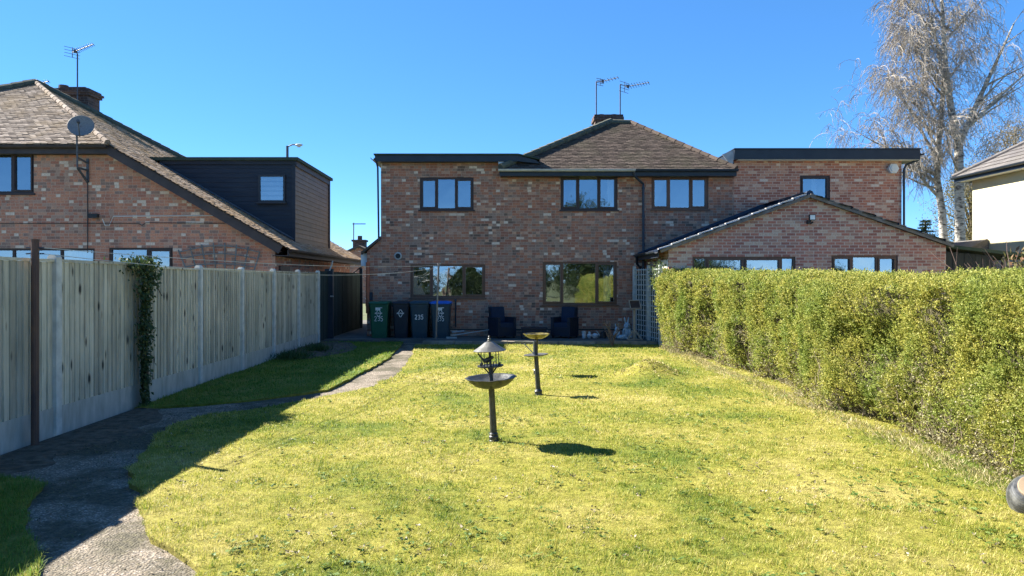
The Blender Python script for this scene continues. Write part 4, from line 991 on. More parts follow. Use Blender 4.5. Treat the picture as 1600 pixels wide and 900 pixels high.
m = MB(); xa, xb = WX(814,20.2), WX(855,20.2); m.box(xa,xb,20.0,20.45,.36,.40); m.build('tabletop', M_ratt, tb)
m = MB(); m.box(xa+.02,xb-.02,20.02,20.43,.24,.36); m.build('apron', M_ratt, tb)
for (a, b) in ((xa+.03,20.03),(xb-.03,20.03),(xa+.03,20.42),(xb-.03,20.42)):
    m = MB(); m.box(a-.025,a+.025,b-.025,b+.025,.1,.24); m.build('leg', M_ratt, tb)

# ---------------------------------------------------------------- bird baths on the lawn
M_iron = pm('cast_metal', (.05,.053,.055), (.095,.095,.09), 14, .42, .6, bump=.25); M_iron_l = pm('cast_metal_pale', (.16,.155,.14), (.10,.098,.09), 10, .45, .5, bump=.2)
def lean_M(base, top):
    d = (Vector(top)-Vector(base)); L = d.length
    return Matrix.Translation(base) @ d.to_track_quat('Z','Y').to_matrix().to_4x4(), L
bx = thing('bird_bath', 'tall dark metal bird bath with roofed feeding table, nearest on the lawn', 'bird bath', (-.083,7.5,.04))
B0 = Vector((-.083,7.5,.0)); B1 = Vector((-.135,7.5,1.10))
MM, L = lean_M(B0, B1); k = L/1.10
def LP(prof, n=20, rf=None, name='x', mat=M_iron, smooth=True, tilt=None):
    m = MB(); m.lathe(prof, n, M=MM if tilt is None else MM @ tilt, rfun=rf); return m.build(name, mat, bx, smooth)
LP([(.055,.02),(.056,.05),(.05,.055),(.05,.09),(.042,.10),(.045,.115),(.036,.13)], 20, None, 'foot')
LP([(.036,.13),(.033,.30),(.03,.56),(.036,.585)], 16, None, 'pole')
def scal(a, r): return 1+.025*math.cos(a*12)*(r > .15)
bowl = MB(); T = MM @ Matrix.Translation((.01,0,0)) @ Matrix.Rotation(R(1.5),4,'Y')
bowl.lathe([(.04,.575),(.10,.583),(.17,.612),(.215,.648),(.235,.676),(.255,.684),(.257,.69),(.24,.692),(.225,.684),(.19,.655),(.12,.632),(.03,.625)], 48, M=T, rfun=lambda a, r: scal(a, r)*(1+(.10*math.exp(-((a if a < math.pi else a-2*math.pi)/.22)**2) if r > .2 else 0)))
bowl.build('basin', M_iron, bx, True)
LP([(.024,.62),(.021,.68),(.019,.75),(.022,.80)], 12, None, 'stem')
m = MB()
for q in range(4):
    a = q*math.pi/2+.4; p = [Vector((.015*math.cos(a),.015*math.sin(a),.72)), Vector((.035*math.cos(a),.035*math.sin(a),.745)), Vector((.075*math.cos(a),.075*math.sin(a),.79))]
    m.tube([MM @ v_ for v_ in p], .008, 6)
m.build('branch', M_iron, bx)
LP([(.02,.793),(.12,.79),(.134,.796),(.134,.806),(.12,.803),(.02,.803)], 28, None, 'feeding_tray')
m = MB()
for q in range(20):
    a = q*2*math.pi/20
    if q % 5 == 2: continue
    p = MM @ Vector((.10*math.cos(a),.10*math.sin(a),.81)); m.bar(p-Vector((0,0,.008)), p+Vector((0,0,.022)), .010, .006)
    a2 = (q+1)*2*math.pi/20
    if q % 5 != 1: m.bar(MM @ Vector((.10*math.cos(a),.10*math.sin(a),.828)), MM @ Vector((.10*math.cos(a2),.10*math.sin(a2),.828)), .008, .007)
m.build('tray_fence', M_iron, bx)
m = MB()
for q in range(4):
    a = q*math.pi/2+.62; m.tube([MM @ Vector((.105*math.cos(a),.105*math.sin(a),.80)), MM @ Vector((.105*math.cos(a),.105*math.sin(a),.965))], .0042, 6)
m.build('rod', M_iron, bx)
m = MB(); m.tube([MM @ Vector((.0,0,.80)), MM @ Vector((0,0,.98))], .013, 8); m.build('post', M_iron, bx)
rf8 = lambda a, r: 1+.02*math.cos(a*8)*(r > .04)
LP([(.162,.95),(.165,.956),(.12,.985),(.08,1.012),(.05,1.036),(.03,1.045),(.02,1.046)], 32, rf8, 'roof', M_iron_l)
LP([(.155,.950),(.10,.955),(.02,.975)], 24, None, 'roof_underside')
LP([(.02,1.04),(.024,1.052),(.012,1.06),(.017,1.072),(.008,1.082),(.011,1.092),(.002,1.108)], 12, None, 'finial', M_iron_l)
# little cast bird, one remeshed body
m = MB(); bc = MM @ Vector((.012,-.03,.862)); Rb = Matrix.Rotation(R(28),3,'Y')
m.ell(bc, .048,.022,.024,12,8, Rb.inverted()); m.ell(bc+Vector((.048,0,.026)), .018,.016,.017,10,6); m.tube([bc+Vector((.03,0,.015)), bc+Vector((.046,0,.022))],[.02,.015],8)
m.tube([bc+Vector((.062,0,.028)), bc+Vector((.082,0,.026))], [.007,.001], 6); m.tube([bc+Vector((-.035,0,-.004)), bc+Vector((-.07,0,.036)), bc+Vector((-.095,0,.07))], [.014,.010,.008], 6)
m.tube([bc+Vector((.0,0,-.015)), bc+Vector((.0,0,-.058))], .008, 6)
bo = m.build('cast_bird', M_iron, bx); rm = bo.modifiers.new('join', 'REMESH'); rm.mode = 'VOXEL'; rm.voxel_size = .004; rm.use_smooth_shade = True
# second stand, tray and bracket arm
s2 = thing('feeder_stand', 'thin leaning metal pole with round tray and pale bracket arm behind the bird bath', 'bird feeder', (.52,10.63,.03))
B0 = Vector((.52,10.63,.0)); B1 = Vector((WX(836,10.63),10.63,.80)); MM, L = lean_M(B0, B1)
m = MB(); m.lathe([(.052,.01),(.06,.03),(.052,.05),(.058,.085),(.04,.11),(.036,.13)], 16, M=MM); m.build('foot', M_iron, s2, True)
m = MB(); m.lathe([(.038,.12),(.034,.35),(.03,.62),(.026,L)], 14, M=MM); m.build('pole', M_iron, s2, True)
m = MB(); m.lathe([(.02,.585),(.12,.587),(.172,.60),(.176,.61),(.17,.612),(.12,.602),(.02,.602)], 36, M=MM, rfun=lambda a, r: 1+.02*math.cos(a*9)*(r > .1)); m.build('tray', M_iron_l, s2, True)
m = MB(); tp = wpt(834,534,10.6); m.bar(wpt(804,533,10.6), tp, .02,.012); m.bar(tp, wpt(834,552,10.6), .016,.016); m.bar(wpt(819,537,10.6), wpt(837,556,10.6), .014,.014); m.build('bracket', pm('pale_metal', (.45,.43,.38), (.35,.33,.3), 9, .45, .4), s2)
# third: amber glass bowl on its own pole further back
s3 = thing('bird_bath', 'amber glass bowl bird bath on a pole, farthest on the lawn', 'bird bath', (.60,13,.03))
m = MB(); cx3 = WX(838,13); m.lathe([(.03,.02),(.03,.66)], 12, (cx3,13,0)); m.lathe([(.05,.02),(.05,.1),(.035,.12)], 14, (cx3,13,0)); m.build('pole', M_iron, s3)
mt, nt, bs = new_mat('amber_glass'); bs.inputs['Base Color'].default_value = (.32,.22,.04,1); bs.inputs['Roughness'].default_value = .15
nt.links.new(RAMP(nt, NOISE(nt, COORD(nt), 14, 3), [(.35, (.045,.038,.018)), (.6, (.20,.165,.05))]), bs.inputs['Base Color'])
tl = ND(nt, 'BsdfTranslucent'); tl.inputs[0].default_value = (.5,.42,.12,1); mx = ND(nt, 'MixShader'); mx.inputs[0].default_value = .10
nt.links.new(bs.outputs[0], mx.inputs[1]); nt.links.new(tl.outputs[0], mx.inputs[2]); nt.links.new(mx.outputs[0], nt.nodes['Material Output'].inputs[0])
m = MB(); m.lathe([(.02,.645),(.10,.652),(.18,.69),(.23,.735),(.236,.738),(.226,.742),(.17,.70),(.09,.663),(.02,.657)], 36, (cx3,13,0), rfun=lambda a, r: 1+.012*math.cos(a*10)*(r > .15)); m.build('bowl', mt, s3, True)

# ---------------------------------------------------------------- ornaments at the far corner of the patio
M_terr = pm('white_glaze', (.55,.56,.56), (.42,.44,.45), 12, .5); M_stone = pm('pale_stone', (.50,.54,.55), (.26,.33,.36), 16, .8, bump=.3); M_stone_g = pm('mossy_stone', (.20,.30,.25), (.38,.42,.40), 14, .85)
def pot(label, px, prof, y=20.3, mat=M_terr):
    t = thing('plant_pot', label, 'pot', (WX(px,y), y, .1), 'white pots on the patio')
    m = MB(); m.lathe(prof, 18, (WX(px,y), y, .1)); m.build('vessel', mat, t, True)
    m = MB(); m.lathe([(prof[-2][0]*.9, prof[-2][1]-.01), (prof[-2][0]*.9, prof[-2][1]-.005)], 14, (WX(px,y), y, .1)); m.build('soil', M_earth, t)
pot('tall white pot, first of the row beside the armchair', 912.3, [(.04,0),(.055,.03),(.058,.10),(.05,.13),(.062,.16),(.062,.2),(.05,.2),(.05,.18)])
pot('small white pot with knobbed top between the tall pot and the wide bowl', 921, [(.03,0),(.075,.06),(.08,.09),(.04,.12),(.035,.16),(.02,.19),(.015,.19),(.01,.18)])
pot('wide shallow white bowl pot, third of the row', 930, [(.05,0),(.09,.04),(.10,.09),(.07,.11),(.05,.13),(.03,.14),(.02,.14),(.015,.13)])
def rabbit(label, px, py, s, y=20.2, mat=M_stone, z=.1, green=False):
    b = Vector((WX(px,y), y, z)); t = thing('rabbit_ornament', label, 'ornament', b, 'stone animal ornaments')
    m = MB()
    m.ell(b+Vector((0,0,.15*s)), .12*s,.11*s,.15*s); m.ell(b+Vector((.01*s,-.03*s,.33*s)), .09*s,.085*s,.085*s); m.ell(b+Vector((.01*s,-.11*s,.31*s)), .045*s,.05*s,.035*s,8,6)
    for q in (-1,1):
        m.ell(b+Vector((q*.04*s,.0,.47*s)), .026*s,.02*s,.10*s,8,6, Matrix.Rotation(R(q*10),3,'Y')); m.ell(b+Vector((q*.085*s,-.10*s,.05*s)), .045*s,.085*s,.045*s,8,6); m.ell(b+Vector((q*.08*s,-.08*s,.20*s)), .03*s,.04*s,.075*s,8,6)
    o = m.build('body', mat, t); rm = o.modifiers.new('join','REMESH'); rm.mode = 'VOXEL'; rm.voxel_size = .012; rm.use_smooth_shade = True
    m = MB()
    for q in (-1,1): m.ell(b+Vector((q*.035*s,-.112*s,.352*s)), .011*s,.008*s,.012*s,6,4)
    m.ell(b+Vector((.01*s,-.16*s,.32*s)), .012*s,.008*s,.009*s,6,4); m.build('face', M_dark, t)
rabbit('large pale stone rabbit sitting beside the wooden stand', 979, 500, 1.05)
rabbit('smaller greyish rabbit left of the large stone rabbit', 963.5, 510, .75, mat=M_stone)
rabbit('smallest mossy rabbit ornament in front of the lattice panel', 992, 520, .42, mat=M_stone_g)
t = thing('hedgehog_ornament', 'flat pale stone animal lying at the feet of the large rabbit', 'ornament', (WX(973,19.9),19.9,.1), 'stone animal ornaments')
m = MB(); b = Vector((WX(973,19.9),19.9,.1)); m.ell(b+Vector((0,0,.06)), .13,.09,.07); m.ell(b+Vector((-.12,-.02,.05)), .05,.04,.035,8,6); m.ell(b+Vector((.1,-.05,.03)), .06,.04,.03,8,6); o = m.build('body', M_stone, t); rm = o.modifiers.new('join','REMESH'); rm.mode='VOXEL'; rm.voxel_size=.012
m = MB(); m.ell(b+Vector((-.165,-.02,.05)),.012,.012,.01,6,4); m.build('face', M_dark, t)
t = thing('watering_can', 'dark watering can with pale spout between pots and bare shrub', 'watering can', (WX(942,20.3),20.3,.1))
b = Vector((WX(942,20.3),20.3,.1)); m = MB(); m.lathe([(.09,0),(.085,.16),(.06,.18)], 16, b); m.build('body', M_dark, t)
m = MB(); m.tube([b+Vector((-.07,0,.05)), b+Vector((-.15,0,.17)), b+Vector((-.19,0,.2))], [.02,.013,.018], 6); m.build('spout', M_gutter_grey, t)
m = MB(); m.tube([b+Vector((.08,0,.04)), b+Vector((.15,0,.12)), b+Vector((.08,0,.22)), b+Vector((0,0,.19))], .012, 6); m.build('handle', M_dark, t)
# wooden stand with tilted framed panel
st = thing('wooden_stand', 'wooden post stand with a tilted framed panel beside the lattice', 'stand', (WX(991,19.6),19.6,.1))
M_wd = pm('pale_timber', (.36,.30,.23), (.26,.21,.16), 8, .8, stretch=(1,1,.3)); y = 19.6
m = MB(); m.box(WX(991,y)-.03,WX(991,y)+.03,y-.03,y+.03,.1,WZ(481,y)); m.build('post', M_wd, st)
m = MB(); b = wpt(991,514,y); m.bar(b, Vector((WX(980,y),y-.05,.12)), .03,.04); m.bar(b, Vector((WX(1002,y),y-.15,.12)), .03,.04); m.bar((WX(980,y),y-.05,.13), (WX(1001,y),y-.05,.13), .03,.04); m.build('foot_brace', M_wd, st)
m = MB(); Mt = Matrix.Translation(wpt(992,476,y)) @ Matrix.Rotation(R(8),4,'Z') @ Matrix.Rotation(R(58),4,'X')
for q in ((-.15,.15,-.13,-.11),(-.15,.15,.11,.13),(-.15,-.13,-.11,.11),(.13,.15,-.11,.11)): m.box(q[0],q[1],q[2],q[3],-.015,.02,None,Mt)
pf = m.build('panel_frame', M_wd, st); m = MB(); m.box(-.13,.13,-.11,.11,-.012,.004,None,Mt); m.build('panel', pm('panel_brown', (.06,.04,.035), None, 9, .8), st)
# lattice screen
lt = thing('lattice_screen', 'tall pale square lattice screen between patio and hedge end', 'trellis', (3.8,19.3,0))
m = MB(); M_lat = pm('grey_white_timber', (.50,.52,.50), (.36,.39,.38), 7, .8); 
a = Vector((WX(991,20.6),20.6,0)); b = Vector((3.86,19.6,0)); c = Vector((3.98,18.7,0))
for (p, q, n) in ((a,b,6),(b,c,6)):
    for i in range(n+1): r_ = p.lerp(q, i/n); m.bar(r_+Vector((0,0,.12)), r_+Vector((0,0,2.0)), .022,.02)
    for i in range(14): z = .2+i*.136; m.bar(p+Vector((-.008,-.02,z)), q+Vector((-.008,-.02,z)), .014,.02)
m.build('lattice', M_lat, lt)
for p in (a,b,c): m = MB(); m.box(p.x-.04,p.x+.04,p.y-.04,p.y+.04,-.02,2.08); m.build('post', M_lat, lt)
m = MB()
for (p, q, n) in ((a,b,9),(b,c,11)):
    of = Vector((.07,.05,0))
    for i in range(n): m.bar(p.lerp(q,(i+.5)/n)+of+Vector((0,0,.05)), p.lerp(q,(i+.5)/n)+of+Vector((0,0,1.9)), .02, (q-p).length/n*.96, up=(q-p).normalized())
m.build('gap_shade_board', M_fence_d, lt)  # dark boards added so the lattice gaps read as shade
t = thing('climbing_plant', 'leafy climber growing over the top of the lattice screen', 'climber', (4.0,18.6,0))
n = 700; tt = rng.random(n); P = np.stack([4.0+rng.normal(0,.10,n), 18.3+tt*1.1, 1.95+rng.normal(0,.16,n)-.5*(rng.random(n)**3)], 1); D = rng.normal(size=(n,3))+np.array([-.3,-.3,0])
np_mesh('leaves', leaf_quads(P, D, rng.uniform(.04,.08,n), rng.uniform(.03,.05,n)), 4, leaf_mat('climber_leaf', [(.05,.09,.03), (.10,.14,.05), (.2,.22,.12)], .3), t)
m = MB()
for q in range(6): m.tube([(4.0+.04*math.sin(q+i*.8), 18.4+.15*q+.03*i*math.sin(q), i*.25) for i in range(9)], .009, 4)
m.build('stems', pm('climber_stem', (.12,.09,.06), None, 9, .9), t)
# bare little shrub at the patio edge
t = thing('bare_shrub', 'small leafless brown shrub at the lawn edge before the rabbits', 'shrub', (WX(957,18.6),18.6,0))
m = MB(); random.seed(5)
def twig(m, p, d, l, r, lev):
    q = p+d*l; m.tube([p, p.lerp(q,.5)+Vector((random.uniform(-.1,.1),random.uniform(-.1,.1),0))*l*.3, q], [r, r*.8, r*.6], 5, False)
    if lev:
        for _ in range(random.choice((2,2,3))):
            dd = (d+Vector((random.uniform(-.7,.7),random.uniform(-.7,.7),random.uniform(.0,.5)))).normalized(); twig(m, p.lerp(q, random.uniform(.6,1)), dd, l*random.uniform(.55,.8), r*.65, lev-1)
for q in range(4): twig(m, Vector((WX(957,18.6)+random.uniform(-.04,.04),18.6+random.uniform(-.04,.04),.0)), Vector((random.uniform(-.6,.4),random.uniform(-.4,.4),1)).normalized(), .33, .017, 3)
m.build('branches', pm('shrub_bark', (.20,.14,.10), (.12,.085,.06), 9, .9), t)

# ribbed pot at the right edge
rp_ = thing('ribbed_pot', 'round grey ribbed pot with a pale disc lid at the hedge foot', 'pot', (3.74,5.22,.03))
Mp = Matrix.Translation((3.74,5.22,.125)) @ Vector((-.42,-.55,.80)).to_track_quat('Z','Y').to_matrix().to_4x4()
prof = []
for i in range(61):
    th = math.pi*(.06+.72*i/60); rr = .165*math.sin(th)**.8; prof.append((rr*(1+.010*math.cos(i*1.9)), -.155*math.cos(th)))
m = MB(); m.lathe(prof, 40, M=Mp); m.build('vessel', pm('dark_glaze', (.05,.052,.055), (.22,.22,.215), 9, .3, .25, lo=.42, hi=.66), rp_, True)
m = MB(); m.lathe([(.02,.112),(.088,.112),(.094,.122),(.094,.136),(.088,.142),(.014,.142),(.012,.12)], 32, M=Mp); m.build('lid', pm('pale_disc', (.27,.20,.135), (.20,.145,.095), 9, .8), rp_)

# ---------------------------------------------------------------- hedge
HG = thing('hedge', 'long clipped yellow green hedge running down the right side', 'hedge', (4.7, 11, 0))
HH = ([4.0,5.85,7.5,9.5,12,15.5,18.3], [1.74,1.70,1.66,1.64,1.67,1.76,1.86])
def htop(Y): return np.interp(Y, *HH)+.15*(vnoise(Y, Y*0, 1.3, 64)-.5)+.07*(vnoise(Y, Y*0, .42, 65)-.5)
def hx(Y, Z):
    lump = .42*(vnoise(Y, Z*.35, 1.15, 61)-.5)+.26*(vnoise(Y, Z, .45, 62)-.5)+.10*(vnoise(Y, Z, .17, 63)-.5)
    return 4.16-lump+.10*np.clip(.5-Z,0,1)-np.interp(Y, [4,9,15,18], [0,0,.06,.22])+.02
def gap(Y): return np.exp(-((Y-13.05)/.22)**2)+.9*np.exp(-((Y-16.6)/.10)**2)+.5*np.exp(-((Y-7.2)/.15)**2)
Y0, Y1 = 3.2, 18.2
def sprigs(P, nrm, ns, leafL, leafW, up):
    """twigs with paired leaves"""
    n = len(P); d = unit(nrm*.7+np.array([0,0,up*1.25])+rng.normal(0,.45,(n,3))); out = []; rr = []
    L = rng.uniform(.05,.13,n); hue = rng.random(n)
    for j in range(ns):
        t = (j+.5)/ns; base = P+d*(L*t)[:,None]; ld = unit(d*.7+rng.normal(0,.75,(n,3)))
        out.append(leaf_quads(base, ld, leafL*rng.uniform(.7,1.3,n), leafW*rng.uniform(.7,1.3,n))); rr.append(np.clip(hue*.62+.38*rng.random(n)*(.4+.6*t),0,1))
    return np.concatenate(out), np.concatenate(rr)
def face_pts(n, ya, yb):
    Y = rng.uniform(ya, yb, n); hh = htop(Y); Z = .06+(hh-.02)*rng.random(n)**.9
    dens = np.clip((Z-.02)/.38, .22, 1)*np.clip(1-.75*gap(Y), .1, 1)*np.clip(.05+1.6*vnoise(Y, Z, .26, 66)*(.5+.9*vnoise(Y, Z, .9, 69)), .06, 1)
    k = rng.random(n) < dens; Y = Y[k]; Z = Z[k]; hh = hh[k]
    X = hx(Y, Z)+rng.uniform(-.02,.16,len(Y))*rng.random(len(Y))+.26*np.clip((Z-hh+.22)/.22,0,1)**2+.10*gap(Y)
    nr_ = np.stack([-np.ones(len(Y)), rng.normal(-.15,.3,len(Y)), np.full(len(Y),.15)], 1)
    return np.stack([X,Y,Z],1), nr_
VV = []; RR = []
for (ya, yb, den, lf, lw, ns) in ((3.2,6.5,4200,.019,.0105,12),(6.5,10,2900,.022,.013,10),(10,14,1900,.028,.017,9),(14,18.2,1250,.036,.022,8)):
    P, nr_ = face_pts(int(den*(yb-ya)*1.8), ya, yb); v, r = sprigs(P, nr_, ns, lf, lw, .55); VV.append(v); RR.append(r)
    n = int(den*.55*(yb-ya)*1.1); Y = rng.uniform(ya,yb,n); X = rng.uniform(4.2,5.3,n); Z = htop(Y)-.10*np.clip(4.45-X,0,.25)/.25+.07*(vnoise(X,Y,.4,67)-.5)+.03*(vnoise(X,Y,.15,68)-.5)-.02
    v, r = sprigs(np.stack([X,Y,Z],1), np.stack([rng.normal(0,.3,n),rng.normal(0,.3,n),np.ones(n)],1), ns, lf, lw, .4); VV.append(v); RR.append(r)
n = 2600; X = 3.95+rng.random(n)*1.3; Z = .08+1.85*rng.random(n); Y = 18.2+.14*(vnoise(X,Z,.4,70)-.3)-.25*np.clip(4.15-X,0,.2)/.2
v, r = sprigs(np.stack([X,Y,Z],1), np.stack([rng.normal(-.2,.3,n),np.ones(n),np.full(n,.2)],1), 8, .042, .026, .4); VV.append(v); RR.append(r)
n = 1800; X = 4.1+rng.random(n)*1.2; Z = .08+1.75*rng.random(n); Y = 3.2-.1*vnoise(X,Z,.4,71)
v, r = sprigs(np.stack([X,Y,Z],1), np.stack([rng.normal(-.2,.3,n),-np.ones(n),np.full(n,.2)],1), 10, .026, .016, .4); VV.append(v); RR.append(r)
M_hedge = leaf_mat('hedge_leaf', [(.10,.13,.025), (.25,.265,.05), (.42,.39,.085), (.58,.52,.20)], .42, (.66,.84,.80), 1.6)
np_mesh('foliage', np.concatenate(VV), 4, M_hedge, HG, np.concatenate(RR))
# dry foliage and bare stems low down, dark solid core
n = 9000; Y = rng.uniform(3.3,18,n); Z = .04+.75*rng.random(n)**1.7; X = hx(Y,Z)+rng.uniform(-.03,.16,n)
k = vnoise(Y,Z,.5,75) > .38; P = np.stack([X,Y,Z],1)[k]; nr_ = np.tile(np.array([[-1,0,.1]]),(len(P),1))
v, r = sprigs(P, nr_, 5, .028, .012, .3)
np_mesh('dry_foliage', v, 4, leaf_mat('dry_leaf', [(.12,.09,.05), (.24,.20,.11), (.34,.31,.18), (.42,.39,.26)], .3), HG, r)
mb = MB(); random.seed(11)
for i in range(420):
    y = random.uniform(3.3,18); z = random.uniform(0,.25); p = Vector((float(hx(np.array(y),np.array(.1)))+random.uniform(.02,.3), y, z)); d = Vector((random.uniform(-.45,.2),random.uniform(-.5,.5),1)).normalized(); l = random.uniform(.15,.55)
    q = p+d*l; mb.tube([p, p.lerp(q,.5)+Vector((random.uniform(-.05,.05),random.uniform(-.05,.05),0)), q], [.008*random.uniform(.5,1.2),.005,.003], 4, False)
mb.build('stems', pm('hedge_stem', (.15,.115,.08), (.27,.22,.16), 9, .9, rnd=.3), HG)
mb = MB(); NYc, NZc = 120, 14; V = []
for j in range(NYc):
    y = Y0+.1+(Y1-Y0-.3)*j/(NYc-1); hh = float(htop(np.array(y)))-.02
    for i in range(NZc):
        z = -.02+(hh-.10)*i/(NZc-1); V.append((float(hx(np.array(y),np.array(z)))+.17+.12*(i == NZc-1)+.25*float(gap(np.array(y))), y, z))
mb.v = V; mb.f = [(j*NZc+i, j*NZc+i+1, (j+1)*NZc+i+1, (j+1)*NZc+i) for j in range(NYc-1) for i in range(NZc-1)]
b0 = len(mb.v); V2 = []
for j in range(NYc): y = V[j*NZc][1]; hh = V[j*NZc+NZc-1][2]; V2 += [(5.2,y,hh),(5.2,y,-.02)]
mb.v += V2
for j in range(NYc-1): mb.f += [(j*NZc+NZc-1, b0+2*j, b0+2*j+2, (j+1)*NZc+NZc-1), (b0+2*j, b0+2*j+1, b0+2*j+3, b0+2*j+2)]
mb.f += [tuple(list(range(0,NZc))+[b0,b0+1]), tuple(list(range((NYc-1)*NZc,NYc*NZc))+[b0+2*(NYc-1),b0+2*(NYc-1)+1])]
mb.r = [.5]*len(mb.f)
mb.build('shade_core', pm('core_shade', (.045,.042,.018), (.10,.085,.045), 12, .95, bump=.8), HG)  # solid core coloured dark to stand for shade in the foliage gaps

# reddish shrub peeping over the hedge at the right
t = thing('tall_shrub', 'reddish leaved shrub showing above the hedge before the cream house', 'shrub', (6.4,9.2,0))
n = 900; b = np.array([6.42,9.2,1.62]); P = b+np.stack([rng.normal(.05,.17,n), rng.normal(0,.2,n), rng.uniform(-.5,.42,n)],1)
P = P[(P[:,0]-6.42 > -.02-.14*(1.95-P[:,2])/.3+.05*rng.normal(size=n)) | (P[:,2] < 1.75)]; n = len(P)
np_mesh('leaves', leaf_quads(P, rng.normal(size=(n,3))+np.array([0,0,.5]), rng.uniform(.05,.1,n), rng.uniform(.02,.035,n)), 4, leaf_mat('shrub_leaf', [(.05,.07,.02), (.12,.10,.03), (.20,.09,.05), (.10,.13,.05)], .3), t)
m = MB(); random.seed(3)
for q in range(7): twig(m, Vector((6.45+random.uniform(-.1,.1),9.2+random.uniform(-.1,.1),.0)), Vector((random.uniform(-.15,.2),random.uniform(-.2,.2),1)).normalized(), .95, .016, 3)
m.build('branches', pm('shrub_twig', (.14,.09,.07), None, 9, .9), t)

# ---------------------------------------------------------------- trees
M_bark = None
def birch_bark():
    m, nt, bs = new_mat('birch_bark'); co = COORD(nt, (3,3,9))
    c = RAMP(nt, NOISE(nt, co, 1.5, 5, .7), [(.40, (.06,.05,.045)), (.52, (.42,.39,.34)), (.78, (.62,.59,.53))])
    nt.links.new(c, bs.inputs['Base Color']); bs.inputs['Roughness'].default_value = .8; return m
M_bark = birch_bark()
M_twig = pm('birch_twig', (.25,.215,.18), (.36,.315,.265), 3, .9, rnd=.3); M_catkin = leaf_mat('birch_bud', [(.30,.26,.17), (.42,.37,.25), (.36,.35,.2)], .3)
def birch(label, base, trunk_pts, radii, limbs, ntw, seed, droop=1.0):
    rs = random.Random(seed); t = thing('birch_tree', label, 'tree', base, 'bare birches beyond the extension'); b = Vector(base)
    tr_ = MB(); li = MB(); tw = MB(); cat = []
    tp = [b+Vector(p) for p in trunk_pts]; tr_.tube(tp, radii, 10)
    def rvec(s): return Vector((rs.uniform(-s,s), rs.uniform(-s,s), rs.uniform(-s,s)))
    def pend(p, d, l):                                  # hanging fine twig
        pts = [p]; dd = d.copy(); n = 5
        for i in range(n):
            dd = (dd+Vector((0,0,-.42*droop))+rvec(.14)).normalized(); pts.append(pts[-1]+dd*l/n)
        tw.tube(pts, [.0085,.008,.0072,.0066,.006,.005], 3, False)
        for i in range(2, n+1):
            for _ in range(2):
                if rs.random() < .5:
                    d2 = (dd+rvec(.9)+Vector((0,0,-.3))).normalized(); q = pts[i]+d2*rs.uniform(.12,.4); tw.tube([pts[i], q], [.006,.0045], 3, False); cat.append((q, d2))
            cat.append((pts[i], dd))
    def limb(p, d, l, r, lev):
        n = 6; pts = [p]; dd = d.copy(); rad = [r]
        for i in range(n):
            sag = -.10*i/n if lev < 2 else .03
            dd = (dd+rvec(.10)+Vector((0,0,sag*.9+.03))).normalized(); pts.append(pts[-1]+dd*l/n); rad.append(r*(1-.80*(i+1)/n))
        (tr_ if r > .05 else li).tube(pts, rad, 7 if r > .05 else 5, False)
        if lev > 0:
            for i in range(1, n+1):
                for _ in range((1+(rs.random()<.35)) if lev > 1 else int(rs.random()<.75)):
                    d2 = (dd*.6+rvec(.9)+Vector((0,0,.25))).normalized(); limb(pts[i], d2, l*rs.uniform(.30,.52), max(rad[i]*.58,.008), lev-1)
        if lev <= 1:
            for i in range(2 if lev else 3, n+1):
                for _ in range(ntw if rs.random() < .85 else 0): pend(pts[i].lerp(pts[i-1], rs.random()), (dd*.6+rvec(.8)).normalized(), rs.uniform(.4,1.1))
    for (ti, d, l, r) in limbs:
        k = int(ti); p = tp[k].lerp(tp[min(k+1,len(tp)-1)], ti-k); limb(p, Vector(d).normalized(), l*.82, r, 2)
    tr_.build('trunk', M_bark, t, True); li.build('branches', pm('birch_limb', (.20,.16,.13), (.38,.34,.29), 5, .9, rnd=.2), t); tw.build('twigs', M_twig, t)
    P = np.array([c[0] for c in cat]); D = np.array([c[1] for c in cat]); n = len(P)
    np_mesh('buds', leaf_quads(P, D+rng.normal(0,.3,(n,3))+np.array([0,0,-.6]), rng.uniform(.02,.05,n), .013), 4, M_catkin, t)
by = 31.0
def bp(px, py, y=by): p = wpt(px, py, y); return p
B = Vector((WX(1502,by),by,0))
pts = [(0,0,0)]+[tuple(bp(px,py)-B) for (px,py) in ((1500,375),(1499,300),(1498,225),(1485,165),(1477,100),(1474,40),(1470,-25),(1468,-90))]
birch('tall bare birch with forked white trunk and drooping twigs, right of the pair', tuple(B), pts, [.24,.20,.18,.165,.13,.105,.08,.05,.03],
  [(3.0,(.55,0,.9),6.5,.14),(3.2,(.75,.1,.75),5.5,.11),(3.1,(-.6,.2,.7),4.0,.07),(4.2,(-.8,-.1,.6),3.4,.06),(4.6,(.7,.3,.7),3.2,.05),(5.2,(-.75,.1,.7),3.2,.055),(5.6,(.6,-.3,.8),3.0,.05),(6.2,(-.7,-.2,.8),2.6,.045),(6.8,(.5,.2,.9),2.6,.04),(7.4,(-.3,.1,.95),2.4,.03),(2.3,(.8,0,.45),3.6,.06),(2.4,(-.6,-.4,.5),3.0,.05)], 1, 21)
by2 = 31.6
B = Vector((WX(1475,by2),by2,0))
pts = [(0,0,0)]+[tuple(wpt(px,py,by2)-B) for (px,py) in ((1475,385),(1472,330),(1464,280),(1466,225),(1472,170),(1474,120),(1462,60),(1450,10))]
